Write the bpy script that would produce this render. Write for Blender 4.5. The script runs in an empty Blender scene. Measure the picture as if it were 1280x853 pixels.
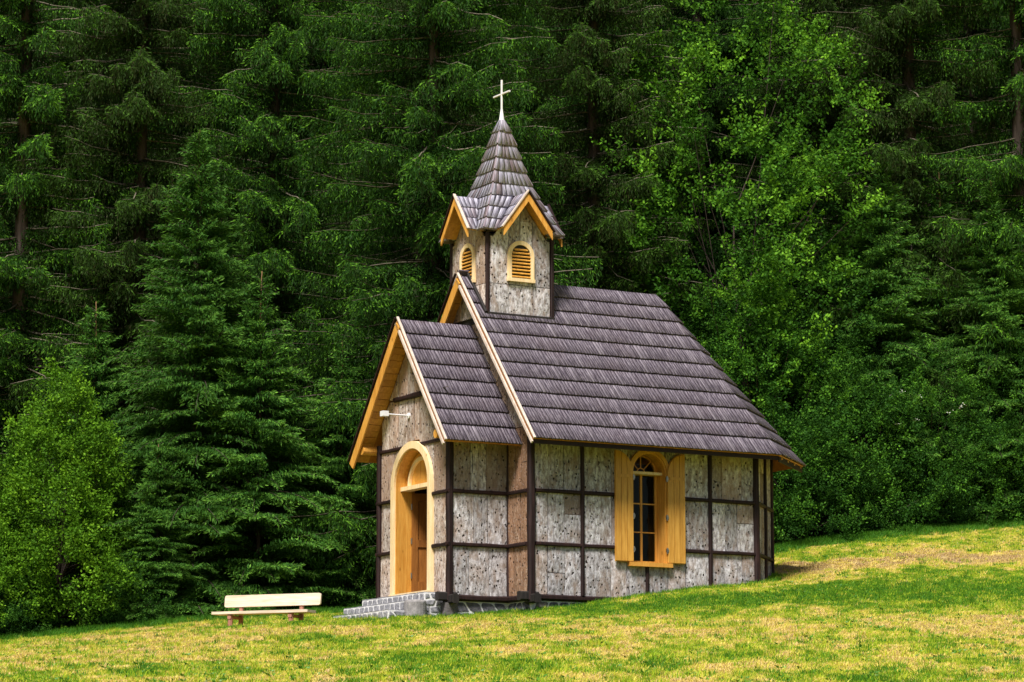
import bpy, math, random
import numpy as np
from mathutils import Vector, Matrix

# ------------------------------------------------------------------ camera, world, sun, exposure
S = bpy.context.scene
COL = S.collection
F_PX, TH, AL, D0, Z0 = 3800.0, 0.1556, 1.0552, 51.03, 3.6608
cam_d = bpy.data.cameras.new('camera')
cam_d.sensor_width = 36.0
cam_d.lens = F_PX / 1280 * 36
cam_d.clip_start = 0.5
cam_d.clip_end = 3000
cam = bpy.data.objects.new('camera', cam_d)
COL.objects.link(cam)
cam.location = (0, 0, 0)
cam.rotation_euler = (math.pi / 2 + TH, 0, 0)
S.camera = cam
SUN_DIR = Vector((-0.25, -0.80, 1.2)).normalized()      # towards the sun: behind the camera, to the left
SUN_EL = math.asin(SUN_DIR.z)
SUN_AZ = math.atan2(SUN_DIR.x, SUN_DIR.y)
world = bpy.data.worlds.new('World')
S.world = world
world.use_nodes = True
wn = world.node_tree.nodes
wn.clear()
sky = wn.new('ShaderNodeTexSky')
sky.sky_type = 'NISHITA'
sky.sun_disc = False
sky.sun_elevation = SUN_EL
sky.sun_rotation = SUN_AZ
sky.dust_density = 2.5
sky.air_density = 1.0
bg = wn.new('ShaderNodeBackground')
bg.inputs['Strength'].default_value = 0.055
wo = wn.new('ShaderNodeOutputWorld')
world.node_tree.links.new(sky.outputs[0], bg.inputs[0])
world.node_tree.links.new(bg.outputs[0], wo.inputs[0])
sd = bpy.data.lights.new('sun', 'SUN')
sd.energy = 5.0
sd.angle = math.radians(15)
sd.color = (1.0, 0.95, 0.90)
sun = bpy.data.objects.new('sun', sd)
COL.objects.link(sun)
sun.rotation_euler = SUN_DIR.to_track_quat('Z', 'Y').to_euler()
S.view_settings.view_transform = 'Standard'
S.view_settings.look = 'None'
S.view_settings.exposure = 0.53
S.view_settings.gamma = 1.0
S.view_settings.use_curve_mapping = False
S.render.engine = 'CYCLES'
S.cycles.max_bounces = 6
S.cycles.diffuse_bounces = 3
S.cycles.transparent_max_bounces = 8

R = random.Random(7)
NR = np.random.default_rng(11)


def at(px, py, Y):
    """world point at forward distance Y (metres) that the camera sees at a photo pixel"""
    k = (426.5 - py) / F_PX
    dy = math.cos(TH) - k * math.sin(TH)
    dz = math.sin(TH) + k * math.cos(TH)
    t = Y / dy
    return Vector(((px - 640) / F_PX * t, Y, dz * t))


# ------------------------------------------------------------------ material helpers
class G:
    def __init__(s, name, rough=0.85, spec=0.25):
        s.m = bpy.data.materials.new(name)
        s.m.use_nodes = True
        s.n = s.m.node_tree.nodes
        s.l = s.m.node_tree.links
        s.b = s.n['Principled BSDF']
        s.b.inputs['Roughness'].default_value = rough
        s.b.inputs['Specular IOR Level'].default_value = spec

    def new(s, t, **k):
        n = s.n.new(t)
        for a, b in k.items():
            setattr(n, a, b)
        return n

    def put(s, sock, v):
        if v is None:
            return
        if isinstance(v, bpy.types.NodeSocket):
            s.l.new(v, sock)
        else:
            if isinstance(v, (tuple, list)) and len(v) == 3 and sock.type == 'RGBA':
                v = (*v, 1)
            sock.default_value = v

    def coord(s, kind='Object', scale=(1, 1, 1), rand=0.0):
        c = s.new('ShaderNodeTexCoord').outputs[kind]
        return s.mapv(c, scale, rand)

    def mapv(s, c, scale, rand=0.0):
        mp = s.new('ShaderNodeMapping')
        s.l.new(c, mp.inputs[0])
        mp.inputs['Scale'].default_value = scale
        if rand:
            r = s.rand()
            mu = s.math('MULTIPLY', r, rand)
            s.l.new(mu, mp.inputs['Location'])
        return mp.outputs[0]

    def rand(s):
        return s.new('ShaderNodeObjectInfo').outputs['Random']

    def attr(s, name, typ='GEOMETRY', out='Fac'):
        a = s.new('ShaderNodeAttribute')
        a.attribute_name = name
        a.attribute_type = typ
        return a.outputs[out]

    def noise(s, vec, scale=5, detail=3, rough=0.55):
        n = s.new('ShaderNodeTexNoise')
        s.put(n.inputs['Vector'], vec)
        n.inputs['Scale'].default_value = scale
        n.inputs['Detail'].default_value = detail
        n.inputs['Roughness'].default_value = rough
        return n.outputs['Fac']

    def vor(s, vec, scale=5, feature='F1', out='Distance', rnd=1.0):
        n = s.new('ShaderNodeTexVoronoi', feature=feature)
        s.put(n.inputs['Vector'], vec)
        n.inputs['Scale'].default_value = scale
        n.inputs['Randomness'].default_value = rnd
        return n.outputs[out]

    def ramp(s, fac, stops):
        n = s.new('ShaderNodeValToRGB')
        s.put(n.inputs[0], fac)
        e = n.color_ramp.elements
        while len(e) < len(stops):
            e.new(0.5)
        for el, (p, c) in zip(e, stops):
            el.position = p
            if not isinstance(c, (tuple, list)):
                c = (c, c, c)
            el.color = (*c, 1)
        return n.outputs[0]

    def mix(s, fac, a, b, mode='MIX'):
        n = s.new('ShaderNodeMix', data_type='RGBA', blend_type=mode)
        s.put(n.inputs[0], fac)
        s.put(n.inputs[6], a)
        s.put(n.inputs[7], b)
        return n.outputs[2]

    def math(s, op, a, b=None, c=None):
        n = s.new('ShaderNodeMath', operation=op)
        s.put(n.inputs[0], a)
        s.put(n.inputs[1], b)
        if c is not None:
            s.put(n.inputs[2], c)
        return n.outputs[0]

    def bump(s, h, strength=0.5, dist=0.01):
        n = s.new('ShaderNodeBump')
        n.inputs['Strength'].default_value = strength
        n.inputs['Distance'].default_value = dist
        s.put(n.inputs['Height'], h)
        s.l.new(n.outputs[0], s.b.inputs['Normal'])

    def color(s, c):
        s.put(s.b.inputs['Base Color'], c)

    def translucent(s, c, amt):
        t = s.new('ShaderNodeBsdfTranslucent')
        s.put(t.inputs[0], c)
        mx = s.new('ShaderNodeMixShader')
        mx.inputs[0].default_value = amt
        s.l.new(s.b.outputs[0], mx.inputs[1])
        s.l.new(t.outputs[0], mx.inputs[2])
        s.l.new(mx.outputs[0], s.n['Material Output'].inputs[0])


MAT = {}


def bark_panel(name, lo, mid, hi, brown, bias):
    g = G(name, 0.92, 0.12)
    v = g.coord('Object', (1, 1, 0.45), 7.0)
    n1 = g.noise(v, 24, 6, 0.66)
    n2 = g.noise(g.coord('Object', (1, 1, 0.6), 5.0), 5, 3)
    base = g.ramp(n1, [(0.32, lo), (0.47, mid), (0.66, hi)])
    tone = g.math('ADD', g.math('MULTIPLY', g.rand(), 0.55), g.math('MULTIPLY', n2, 0.9))
    base = g.mix(g.ramp(tone, [(bias, 0.0), (bias + 0.28, 0.75)]), base, brown)
    lich = g.noise(g.coord('Object', (1, 1, 0.8), 3.0), 38, 4, 0.7)
    base = g.mix(g.ramp(lich, [(0.58, 0.0), (0.68, 0.5)]), base, (0.74, 0.72, 0.75))
    val = g.math('ADD', g.math('MULTIPLY', g.math('FRACT', g.math('MULTIPLY', g.rand(), 7.31)), 0.5), 0.68)
    vc = g.new('ShaderNodeCombineColor')
    for i_ in range(3):
        g.l.new(val, vc.inputs[i_])
    base = g.mix(1.0, base, vc.outputs[0], 'MULTIPLY')
    st = g.noise(g.coord('Object', (1, 1, 0.35), 8.0), 9, 4, 0.6)
    base = g.mix(g.ramp(st, [(0.50, 0.0), (0.64, 0.65)]), base, tuple(x * 0.75 for x in brown))
    hv = g.coord('Object', (1, 1, 0.62), 9.0)
    warp = g.new('ShaderNodeTexNoise')
    g.put(warp.inputs['Vector'], hv)
    warp.inputs['Scale'].default_value = 14
    wv = g.new('ShaderNodeVectorMath', operation='MULTIPLY_ADD')
    g.l.new(warp.outputs['Color'], wv.inputs[0])
    wv.inputs[1].default_value = (0.07, 0.07, 0.07)
    g.l.new(hv, wv.inputs[2])
    d = g.vor(wv.outputs[0], 7.5)
    hole = g.ramp(d, [(0.06, 1.0), (0.15, 0.0)])
    d2 = g.vor(wv.outputs[0], 17)
    gate = g.ramp(g.noise(hv, 3, 2), [(0.42, 0.0), (0.54, 0.9)])
    hole2 = g.math('MULTIPLY', g.ramp(d2, [(0.10, 1.0), (0.26, 0.0)]), gate)
    d3 = g.vor(g.coord('Object', (1, 1, 0.85), 6.0), 9.5)
    hole3 = g.math('MULTIPLY', g.ramp(d3, [(0.10, 1.0), (0.18, 0.0)]), g.ramp(g.noise(g.coord('Object', (1, 1, 1), 11.0), 2.5, 2), [(0.34, 0.0), (0.42, 1.0)]))
    holes = g.math('MAXIMUM', g.math('MAXIMUM', hole, hole2), hole3)
    crack = g.ramp(g.noise(g.coord('Object', (1, 1, 0.07), 4.0), 30, 2, 0.5), [(0.25, 0.7), (0.31, 0.0)])
    dark = g.math('MAXIMUM', holes, crack)
    g.color(g.mix(dark, base, (0.022, 0.014, 0.010)))
    h = g.math('SUBTRACT', g.math('MULTIPLY', n1, 0.8), g.math('MULTIPLY', dark, 1.0))
    g.bump(h, 0.9, 0.02)
    MAT[name] = g.m


bark_panel('bark_grey', (0.12, 0.100, 0.096), (0.365, 0.340, 0.345), (0.70, 0.68, 0.71), (0.31, 0.22, 0.165), 0.74)
bark_panel('bark_warm', (0.15, 0.10, 0.075), (0.43, 0.35, 0.30), (0.68, 0.61, 0.56), (0.34, 0.22, 0.15), 0.60)
bark_panel('bark_brown', (0.12, 0.065, 0.04), (0.29, 0.175, 0.11), (0.46, 0.32, 0.23), (0.22, 0.12, 0.07), 0.35)


def wood(name, lo, hi, rough=0.6, spec=0.3, rnd=0.25, axis=(1, 1, 0.1), knots=True, scale=30):
    g = G(name, rough, spec)
    v = g.coord('Object', axis, 6.0)
    wide = g.noise(g.coord('Object', tuple(a_ * 0.5 for a_ in axis), 3.0), 12, 5, 0.65)
    n = g.noise(v, scale, 4, 0.6)
    c = g.ramp(n, [(0.3, lo), (0.7, hi)])
    c = g.mix(g.math('MULTIPLY', g.rand(), rnd), c, tuple(x * 0.55 for x in lo))
    if knots:
        k = g.ramp(g.vor(g.coord('Object', (1, 1, 0.5), 4.0), 4.5), [(0.05, 0.7), (0.11, 0.0)])
        c = g.mix(k, c, tuple(x * 0.35 for x in lo))
    c = g.mix(g.ramp(wide, [(0.45, 0.0), (0.75, 0.55)]), c, tuple(x * 0.6 for x in lo))
    g.color(c)
    g.bump(n, 0.5, 0.006)
    MAT[name] = g.m


wood('timber_dark', (0.008, 0.004, 0.004), (0.042, 0.018, 0.016), 0.6, 0.25, 0.4, knots=False)
wood('timber_black', (0.012, 0.010, 0.009), (0.035, 0.028, 0.025), 0.7, 0.3, 0.3, knots=False)
wood('pine_varnished', (0.55, 0.23, 0.030), (0.78, 0.42, 0.09), 0.42, 0.4, 0.22)
wood('pine_shutter', (0.48, 0.22, 0.030), (0.70, 0.38, 0.075), 0.45, 0.4, 0.15)
wood('pine_pale', (0.80, 0.56, 0.27), (0.92, 0.74, 0.46), 0.5, 0.3, 0.15)
wood('pine_deep', (0.40, 0.145, 0.020), (0.56, 0.23, 0.04), 0.5, 0.35, 0.2)
wood('door_wood', (0.20, 0.070, 0.012), (0.34, 0.135, 0.026), 0.5, 0.35, 0.2)
wood('rake_wood', (0.50, 0.40, 0.33), (0.72, 0.62, 0.54), 0.75, 0.2, 0.15)
wood('bench_plank', (0.56, 0.43, 0.30), (0.82, 0.70, 0.56), 0.6, 0.3, 0.1, axis=(0.1, 1, 1))
wood('bench_log', (0.30, 0.13, 0.09), (0.46, 0.22, 0.15), 0.6, 0.3, 0.2)
wood('tree_bark', (0.045, 0.034, 0.028), (0.13, 0.10, 0.085), 0.9, 0.1, 0.3, knots=False, scale=14)
wood('young_bark', (0.22, 0.13, 0.06), (0.38, 0.24, 0.12), 0.8, 0.1, 0.3, knots=False, scale=14)
wood('limb_bark', (0.10, 0.085, 0.06), (0.26, 0.23, 0.17), 0.9, 0.1, 0.3, knots=False, scale=9)


def shingle_mat():
    g = G('shingle_wood', 0.62, 0.35)
    uv = g.new('ShaderNodeUVMap')
    t = g.attr('tint')
    v = g.mapv(uv.outputs[0], (1, 0.06, 1))
    streak = g.noise(v, 85, 4, 0.7)
    big = g.noise(g.coord('Object'), 1.6, 3)
    c = g.ramp(streak, [(0.25, (0.024, 0.015, 0.030)), (0.48, (0.082, 0.064, 0.088)), (0.72, (0.35, 0.31, 0.36))])
    c = g.mix(g.ramp(t, [(0.0, 0.35), (0.4, 0.0)]), c, (0.035, 0.025, 0.034))
    c = g.mix(g.ramp(t, [(0.80, 0.0), (1.0, 0.35)]), c, (0.36, 0.32, 0.37))
    c = g.mix(g.ramp(big, [(0.5, 0.0), (0.72, 0.25)]), c, (0.10, 0.065, 0.075))
    g.color(c)
    g.bump(streak, 0.6, 0.006)
    MAT['shingle'] = g.m
    g = G('shingle_silver', 0.5, 0.4)
    uv = g.new('ShaderNodeUVMap')
    t = g.attr('tint')
    streak = g.noise(g.mapv(uv.outputs[0], (1, 0.08, 1)), 50, 4, 0.65)
    c = g.ramp(streak, [(0.28, (0.09, 0.070, 0.095)), (0.48, (0.25, 0.235, 0.30)), (0.70, (0.62, 0.62, 0.74))])
    c = g.mix(g.ramp(t, [(0.0, 0.6), (0.5, 0.0)]), c, (0.13, 0.065, 0.055))
    g.color(c)
    g.bump(streak, 0.6, 0.006)
    MAT['shingle_silver'] = g.m


shingle_mat()

g = G('stone_dark', 0.85, 0.25)
n = g.noise(g.coord('Object', (1, 1, 1), 5.0), 16, 5, 0.65)
c = g.ramp(n, [(0.3, (0.035, 0.036, 0.042)), (0.55, (0.10, 0.10, 0.115)), (0.75, (0.20, 0.19, 0.19))])
c = g.mix(g.ramp(g.rand(), [(0.6, 0.0), (1.0, 0.6)]), c, (0.22, 0.18, 0.15))
g.color(c)
g.bump(n, 0.8, 0.02)
MAT['stone_dark'] = g.m
g = G('stone_step', 0.85, 0.25)
n = g.noise(g.coord('Object', (1, 1, 1), 5.0), 16, 5, 0.65)
g.color(g.ramp(n, [(0.3, (0.12, 0.12, 0.135)), (0.55, (0.27, 0.27, 0.29)), (0.75, (0.44, 0.43, 0.44))]))
g.bump(n, 0.8, 0.02)
MAT['stone_step'] = g.m
g = G('mortar', 0.95, 0.1)
n = g.noise(g.coord(), 30, 4)
g.color(g.ramp(n, [(0.3, (0.60, 0.59, 0.58)), (0.7, (0.80, 0.79, 0.78))]))
g.bump(n, 0.7, 0.01)
MAT['mortar'] = g.m
g = G('concrete', 0.92, 0.15)
n = g.noise(g.coord(), 9, 6, 0.7)
g.color(g.ramp(n, [(0.3, (0.17, 0.16, 0.16)), (0.7, (0.36, 0.34, 0.34))]))
g.bump(n, 0.7, 0.02)
MAT['concrete'] = g.m
g = G('lamp_white', 0.4, 0.4)
g.color((0.72, 0.72, 0.74))
MAT['white_paint'] = g.m
g = G('steel', 0.35, 0.5)
g.b.inputs['Metallic'].default_value = 0.9
g.color((0.32, 0.31, 0.30))
MAT['steel'] = g.m
g = G('cross_wood', 0.5, 0.4)
g.color(g.ramp(g.noise(g.coord(), 12), [(0.3, (0.60, 0.56, 0.54)), (0.7, (0.80, 0.78, 0.77))]))
MAT['cross'] = g.m
g = G('interior_wall', 0.9, 0.1)
g.color(g.ramp(g.noise(g.coord('Object', (1, 1, 0.1)), 12), [(0.3, (0.10, 0.055, 0.025)), (0.7, (0.17, 0.09, 0.04))]))
MAT['interior'] = g.m
# window glass: clear pane that mirrors more at a slant
g = G('window_glass', 0.03, 0.5)
tr = g.new('ShaderNodeBsdfTransparent')
tr.inputs[0].default_value = (0.60, 0.66, 0.60, 1)
gl = g.new('ShaderNodeBsdfGlossy')
gl.inputs['Roughness'].default_value = 0.03
fr = g.new('ShaderNodeFresnel')
fr.inputs[0].default_value = 1.28
mx = g.new('ShaderNodeMixShader')
g.l.new(fr.outputs[0], mx.inputs[0])
g.l.new(tr.outputs[0], mx.inputs[1])
g.l.new(gl.outputs[0], mx.inputs[2])
g.l.new(mx.outputs[0], g.n['Material Output'].inputs[0])
MAT['glass'] = g.m


def leafmat(name, dark, mid, tip, tr=0.25, rough=0.65, spec=0.10, hue=None):
    g = G(name, rough, spec)
    t = g.attr('tint')
    c = g.ramp(t, [(0.0, dark), (0.5, mid), (1.0, tip)])
    r = g.rand()
    c = g.mix(g.math('MULTIPLY', r, 0.6), c, hue or tuple(x * 0.5 for x in mid))
    g.color(c)
    if tr:
        g.translucent(c, tr)
    MAT[name] = g.m


leafmat('needles_old', (0.022, 0.024, 0.006), (0.016, 0.064, 0.007), (0.15, 0.36, 0.020), 0.2)
leafmat('needles_brown', (0.034, 0.027, 0.010), (0.020, 0.050, 0.007), (0.085, 0.20, 0.015), 0.2)
leafmat('needles_young', (0.008, 0.032, 0.006), (0.038, 0.125, 0.014), (0.24, 0.50, 0.060), 0.2)
leafmat('leaf_bright', (0.025, 0.075, 0.006), (0.085, 0.22, 0.010), (0.28, 0.55, 0.030), 0.3)
leafmat('leaf_mid', (0.010, 0.040, 0.005), (0.030, 0.105, 0.010), (0.17, 0.42, 0.030), 0.3)
leafmat('leaf_light', (0.012, 0.050, 0.005), (0.055, 0.17, 0.012), (0.26, 0.56, 0.035), 0.3)
leafmat('leaf_dark', (0.007, 0.028, 0.004), (0.018, 0.068, 0.007), (0.09, 0.23, 0.018), 0.25)
g = G('blossom', 0.8, 0.1)
g.color((0.75, 0.75, 0.68))
MAT['blossom'] = g.m


def meadow_color(g, t):
    """t 0 = lush green, 1 = dry straw"""
    return g.ramp(t, [(0.0, (0.050, 0.17, 0.010)), (0.26, (0.19, 0.38, 0.014)), (0.48, (0.48, 0.54, 0.026)),
                      (0.72, (0.72, 0.60, 0.11)), (0.88, (0.78, 0.60, 0.21)), (1.0, (0.46, 0.33, 0.17))])


g = G('meadow_ground', 0.95, 0.05)
t = g.attr('dry')
t = g.math('ADD', t, g.math('MULTIPLY', g.math('SUBTRACT', g.noise(g.coord(), 9, 5, 0.7), 0.5), 0.9))
c = meadow_color(g, t)
c = g.mix(0.35, c, (0.20, 0.15, 0.05))
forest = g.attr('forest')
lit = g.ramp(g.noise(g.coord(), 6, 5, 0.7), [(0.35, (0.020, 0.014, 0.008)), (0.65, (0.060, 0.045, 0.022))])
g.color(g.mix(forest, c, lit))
g.bump(g.noise(g.coord(), 25, 4, 0.7), 0.8, 0.05)
MAT['ground'] = g.m
g = G('grass_blade', 0.55, 0.2)
ti = g.attr('tint', 'INSTANCER')
pv = g.attr('tint')
t = g.math('ADD', ti, g.math('MULTIPLY', g.math('SUBTRACT', pv, 0.5), 0.35))
c = meadow_color(g, t)
g.color(c)
g.translucent(c, 0.3)
MAT['grass'] = g.m
g = G('weed_leaf', 0.45, 0.35)
c = g.ramp(g.attr('tint'), [(0.0, (0.05, 0.17, 0.014)), (1.0, (0.14, 0.34, 0.03))])
g.color(c)
g.translucent(c, 0.25)
MAT['weed'] = g.m


# ------------------------------------------------------------------ mesh helpers
def link(o, parent=None):
    COL.objects.link(o)
    if parent is not None:
        o.parent = parent
    return o


def np_obj(name, verts, faces, mat, parent=None, tint=None, smooth=False, uv=None, extra=None):
    """verts (N,3); faces (M,k) array with one k"""
    verts = np.asarray(verts, dtype=np.float32)
    faces = np.asarray(faces, dtype=np.int32)
    me = bpy.data.meshes.new(name)
    k = faces.shape[1]
    me.vertices.add(len(verts))
    me.vertices.foreach_set('co', verts.ravel())
    me.loops.add(faces.size)
    me.loops.foreach_set('vertex_index', faces.ravel())
    me.polygons.add(len(faces))
    me.polygons.foreach_set('loop_start', np.arange(0, faces.size, k, dtype=np.int32))
    if smooth:
        me.polygons.foreach_set('use_smooth', np.ones(len(faces), dtype=bool))
    for nm, arr in (([('tint', tint)] if tint is not None else []) + (extra or [])):
        a = me.attributes.new(nm, 'FLOAT', 'POINT')
        a.data.foreach_set('value', np.asarray(arr, dtype=np.float32))
    if uv is not None:
        l = me.uv_layers.new(name='UVMap')
        l.data.foreach_set('uv', np.asarray(uv, dtype=np.float32)[faces.ravel()].ravel())
    me.update(calc_edges=True)
    me.validate()
    me.materials.append(MAT[mat] if isinstance(mat, str) else mat)
    return link(bpy.data.objects.new(name, me), parent)


class MB:
    def __init__(s):
        s.v, s.f = [], []

    def add(s, vs, fs):
        b = len(s.v)
        s.v += [tuple(v) for v in vs]
        s.f += [tuple(b + i for i in f) for f in fs]

    def box(s, a, b, jit=0.0):
        (x0, y0, z0), (x1, y1, z1) = a, b
        vs = [(x + R.uniform(-jit, jit), y + R.uniform(-jit, jit), z + R.uniform(-jit, jit))
              for z in (z0, z1) for y in (y0, y1) for x in (x0, x1)]
        s.add(vs, [(0, 2, 3, 1), (4, 5, 7, 6), (0, 1, 5, 4), (2, 6, 7, 3), (0, 4, 6, 2), (1, 3, 7, 5)])

    def hexa(s, p):
        """8 points: bottom ring 0-3, top ring 4-7"""
        s.add(p, [(3, 2, 1, 0), (4, 5, 6, 7), (0, 1, 5, 4), (1, 2, 6, 5), (2, 3, 7, 6), (3, 0, 4, 7)])

    def log(s, p0, p1, w, h, side=None, seg=4, jit=0.0, bev=0.25):
        """a hewn timber with chamfered edges from p0 to p1"""
        p0, p1 = Vector(p0), Vector(p1)
        d = (p1 - p0).normalized()
        side = Vector(side) if side else (Vector((0, 0, 1)).cross(d) if abs(d.z) < 0.9 else Vector((1, 0, 0)))
        side = (side - d * side.dot(d)).normalized()
        up = d.cross(side)
        cw, ch = w / 2, h / 2
        b = min(w, h) * bev
        prof = [(cw, ch - b), (cw - b, ch), (-cw + b, ch), (-cw, ch - b), (-cw, -ch + b), (-cw + b, -ch), (cw - b, -ch), (cw, -ch + b)]
        vs = []
        for i in range(seg + 1):
            c = p0.lerp(p1, i / seg)
            k = 1 + (R.uniform(-jit, jit) if jit else 0)
            o = side * (R.uniform(-jit, jit) * w * 0.4) + up * (R.uniform(-jit, jit) * h * 0.4)
            vs += [c + o + side * (a * k) + up * (q * k) for a, q in prof]
        fs = [tuple(range(7, -1, -1)), tuple(seg * 8 + i for i in range(8))]
        for i in range(seg):
            for j in range(8):
                k2 = (j + 1) % 8
                fs.append((i * 8 + j, i * 8 + k2, (i + 1) * 8 + k2, (i + 1) * 8 + j))
        s.add(vs, fs)

    def cyl(s, p0, p1, r0, r1, n=12, jit=0):
        p0, p1 = Vector(p0), Vector(p1)
        d = (p1 - p0).normalized()
        a = d.orthogonal().normalized()
        b = d.cross(a)
        vs = []
        for p, r in ((p0, r0), (p1, r1)):
            for i in range(n):
                t = 2 * math.pi * i / n
                rr = r * (1 + R.uniform(-jit, jit))
                vs.append(p + a * math.cos(t) * rr + b * math.sin(t) * rr)
        fs = [tuple(range(n - 1, -1, -1)), tuple(range(n, 2 * n))] + [(i, (i + 1) % n, n + (i + 1) % n, n + i) for i in range(n)]
        s.add(vs, fs)

    def build(s, name, mat, parent=None, smooth=False, kind=None, label=None):
        me = bpy.data.meshes.new(name)
        me.from_pydata(s.v, [], s.f)
        me.update()
        if smooth:
            for p in me.polygons:
                p.use_smooth = True
        me.materials.append(MAT[mat])
        o = link(bpy.data.objects.new(name, me), parent)
        if kind:
            o['kind'] = kind
        if label:
            o['label'] = label
        return o


def thing(name, label, cat, loc=(0, 0, 0), rz=0.0, group=None):
    o = bpy.data.objects.new(name, None)
    o.empty_display_size = 0.2
    COL.objects.link(o)
    o.location = loc
    o.rotation_euler = (0, 0, rz)
    tag(o, label, cat, group)
    return o


def tag(o, label, cat, group=None):
    o['label'] = label
    o['category'] = cat
    if group:
        o['group'] = group


# ------------------------------------------------------------------ value noise in numpy
_LAT = NR.random((256, 256))


def vnoise(x, y):
    xi, yi = np.floor(x).astype(int), np.floor(y).astype(int)
    fx, fy = x - xi, y - yi
    fx = fx * fx * (3 - 2 * fx)
    fy = fy * fy * (3 - 2 * fy)
    g = lambda a, b: _LAT[a % 256, b % 256]
    return (g(xi, yi) * (1 - fx) + g(xi + 1, yi) * fx) * (1 - fy) + (g(xi, yi + 1) * (1 - fx) + g(xi + 1, yi + 1) * fx) * fy


def fbm(x, y, o=4):
    s, a, t = 0, 1.0, 0
    for i in range(o):
        s = s + a * vnoise(x * 2 ** i + 17 * i, y * 2 ** i + 31 * i)
        t += a
        a *= 0.55
    return s / t


# ------------------------------------------------------------------ terrain
ctrl = []
for px, py, Y in [(-200, 853, 30), (0, 853, 30), (320, 853, 30), (640, 853, 30), (960, 851, 30), (1280, 848, 30), (1500, 846, 30),
                  (-200, 813, 50), (0, 804, 50), (150, 794, 50), (335, 779, 49), (440, 773, 49.2), (561, 773, 50.3), (664, 765, 50.8),
                  (720, 753, 51.5), (764, 748, 51.8), (809, 742, 52.2), (887, 735, 52.7), (944, 731, 53.1), (966, 729, 53.3),
                  (1100, 728, 50.5), (1280, 726, 50), (1500, 718, 50),
                  (975, 709, 55.6), (1100, 704, 55.2), (1230, 700, 55), (1400, 695, 55),
                  (975, 690, 59.5), (1100, 669, 61), (1280, 655, 62), (1500, 635, 62),
                  (0, 800, 55), (270, 774, 55), (-250, 812, 56), (520, 757, 58), (700, 735, 60), (830, 715, 60)]:
    p = at(px, py, Y)
    ctrl.append((p.x, p.y, p.z))
for x in (-60, -30, 0, 30, 60):
    for Y, z in ((15, -0.1), (0, -1.6), (-40, -5.0), (-120, -11), (72, 8.5), (85, 15), (110, 27), (150, 45), (220, 70), (320, 95)):
        ctrl.append((x, Y, z + (0.02 * x if Y > 60 else 0)))
for x in (-350, 350):
    for Y, z in ((-300, -22), (0, 0), (300, 90)):
        ctrl.append((x, Y, z))
ctrl = np.array(ctrl)
_P = ctrl[:, :2] / 20


def _U(r2):
    return r2 * np.log(np.maximum(r2, 1e-9))


def _tps():
    n = len(_P)
    K = _U(((_P[:, None] - _P[None]) ** 2).sum(-1)) + np.eye(n) * 0.002
    A = np.zeros((n + 3, n + 3))
    A[:n, :n] = K
    A[:n, n] = 1
    A[:n, n + 1:] = _P
    A[n, :n] = 1
    A[n + 1:, :n] = _P.T
    return np.linalg.solve(A, np.concatenate([ctrl[:, 2], np.zeros(3)]))


_W = _tps()
CX, CY = (664.05 - 640) / F_PX * D0, D0
SA, CA = math.sin(AL), math.cos(AL)
NAVE_L, HALF, PL, PS, PW = 4.54, 2.043, 1.135, 0.787, 2.512
WN = 2 * HALF
BENCH = at(336, 779, 50.6)


def to_local(x, y):
    dx, dy = x - CX, y - CY
    return dx * SA + dy * CA, -dx * CA + dy * SA


def height(x, y):
    x = np.atleast_1d(np.asarray(x, float))
    y = np.atleast_1d(np.asarray(y, float))
    out = np.zeros(len(x))
    for i in range(0, len(x), 20000):
        q = np.stack([x[i:i + 20000], y[i:i + 20000]], 1) / 20
        r2 = ((q[:, None] - _P[None]) ** 2).sum(-1)
        out[i:i + 20000] = _U(r2) @ _W[:-3] + _W[-3] + q @ _W[-2:]
    near = np.exp(-((x - 3) ** 2) / 900 - ((y - 45) ** 2) / 900)
    out += near * ((fbm(x / 3.1 + 9, y / 3.1 + 4, 3) - 0.5) * 0.10 + (fbm(x / 0.4, y / 0.4, 2) - 0.5) * 0.07 - 0.04)
    out += (fbm(x / .45 + 3, y / .35, 3) - .5) * .34 * np.exp(-((x - 6.6) / 3.2) ** 2 - ((y - 55.7) / 1.1) ** 2)
    out -= 0.22 * np.exp(-((x - BENCH.x) ** 2 + (y - BENCH.y - 0.1) ** 2) / 1.0)
    u, v = to_local(x, y)
    inside = ((u > 0.2) & (u < 5.2) & (v > 0.2) & (v < WN - 0.2)) | ((u > -0.95) & (u < 0.3) & (v > 1.0) & (v < 3.1))
    out = np.where(inside, np.minimum(out, Z0 - 0.25), out)
    return out


def hz(x, y):
    return float(height(x, y)[0])


def treeline(x):
    """distance at which the meadow ends and the forest floor begins"""
    return np.interp(x, [-60, -12, -5, -1.5, 2, 6, 11, 60], [54.5, 54.6, 54.8, 57.0, 59.0, 60.2, 62.2, 63.0])


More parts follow.
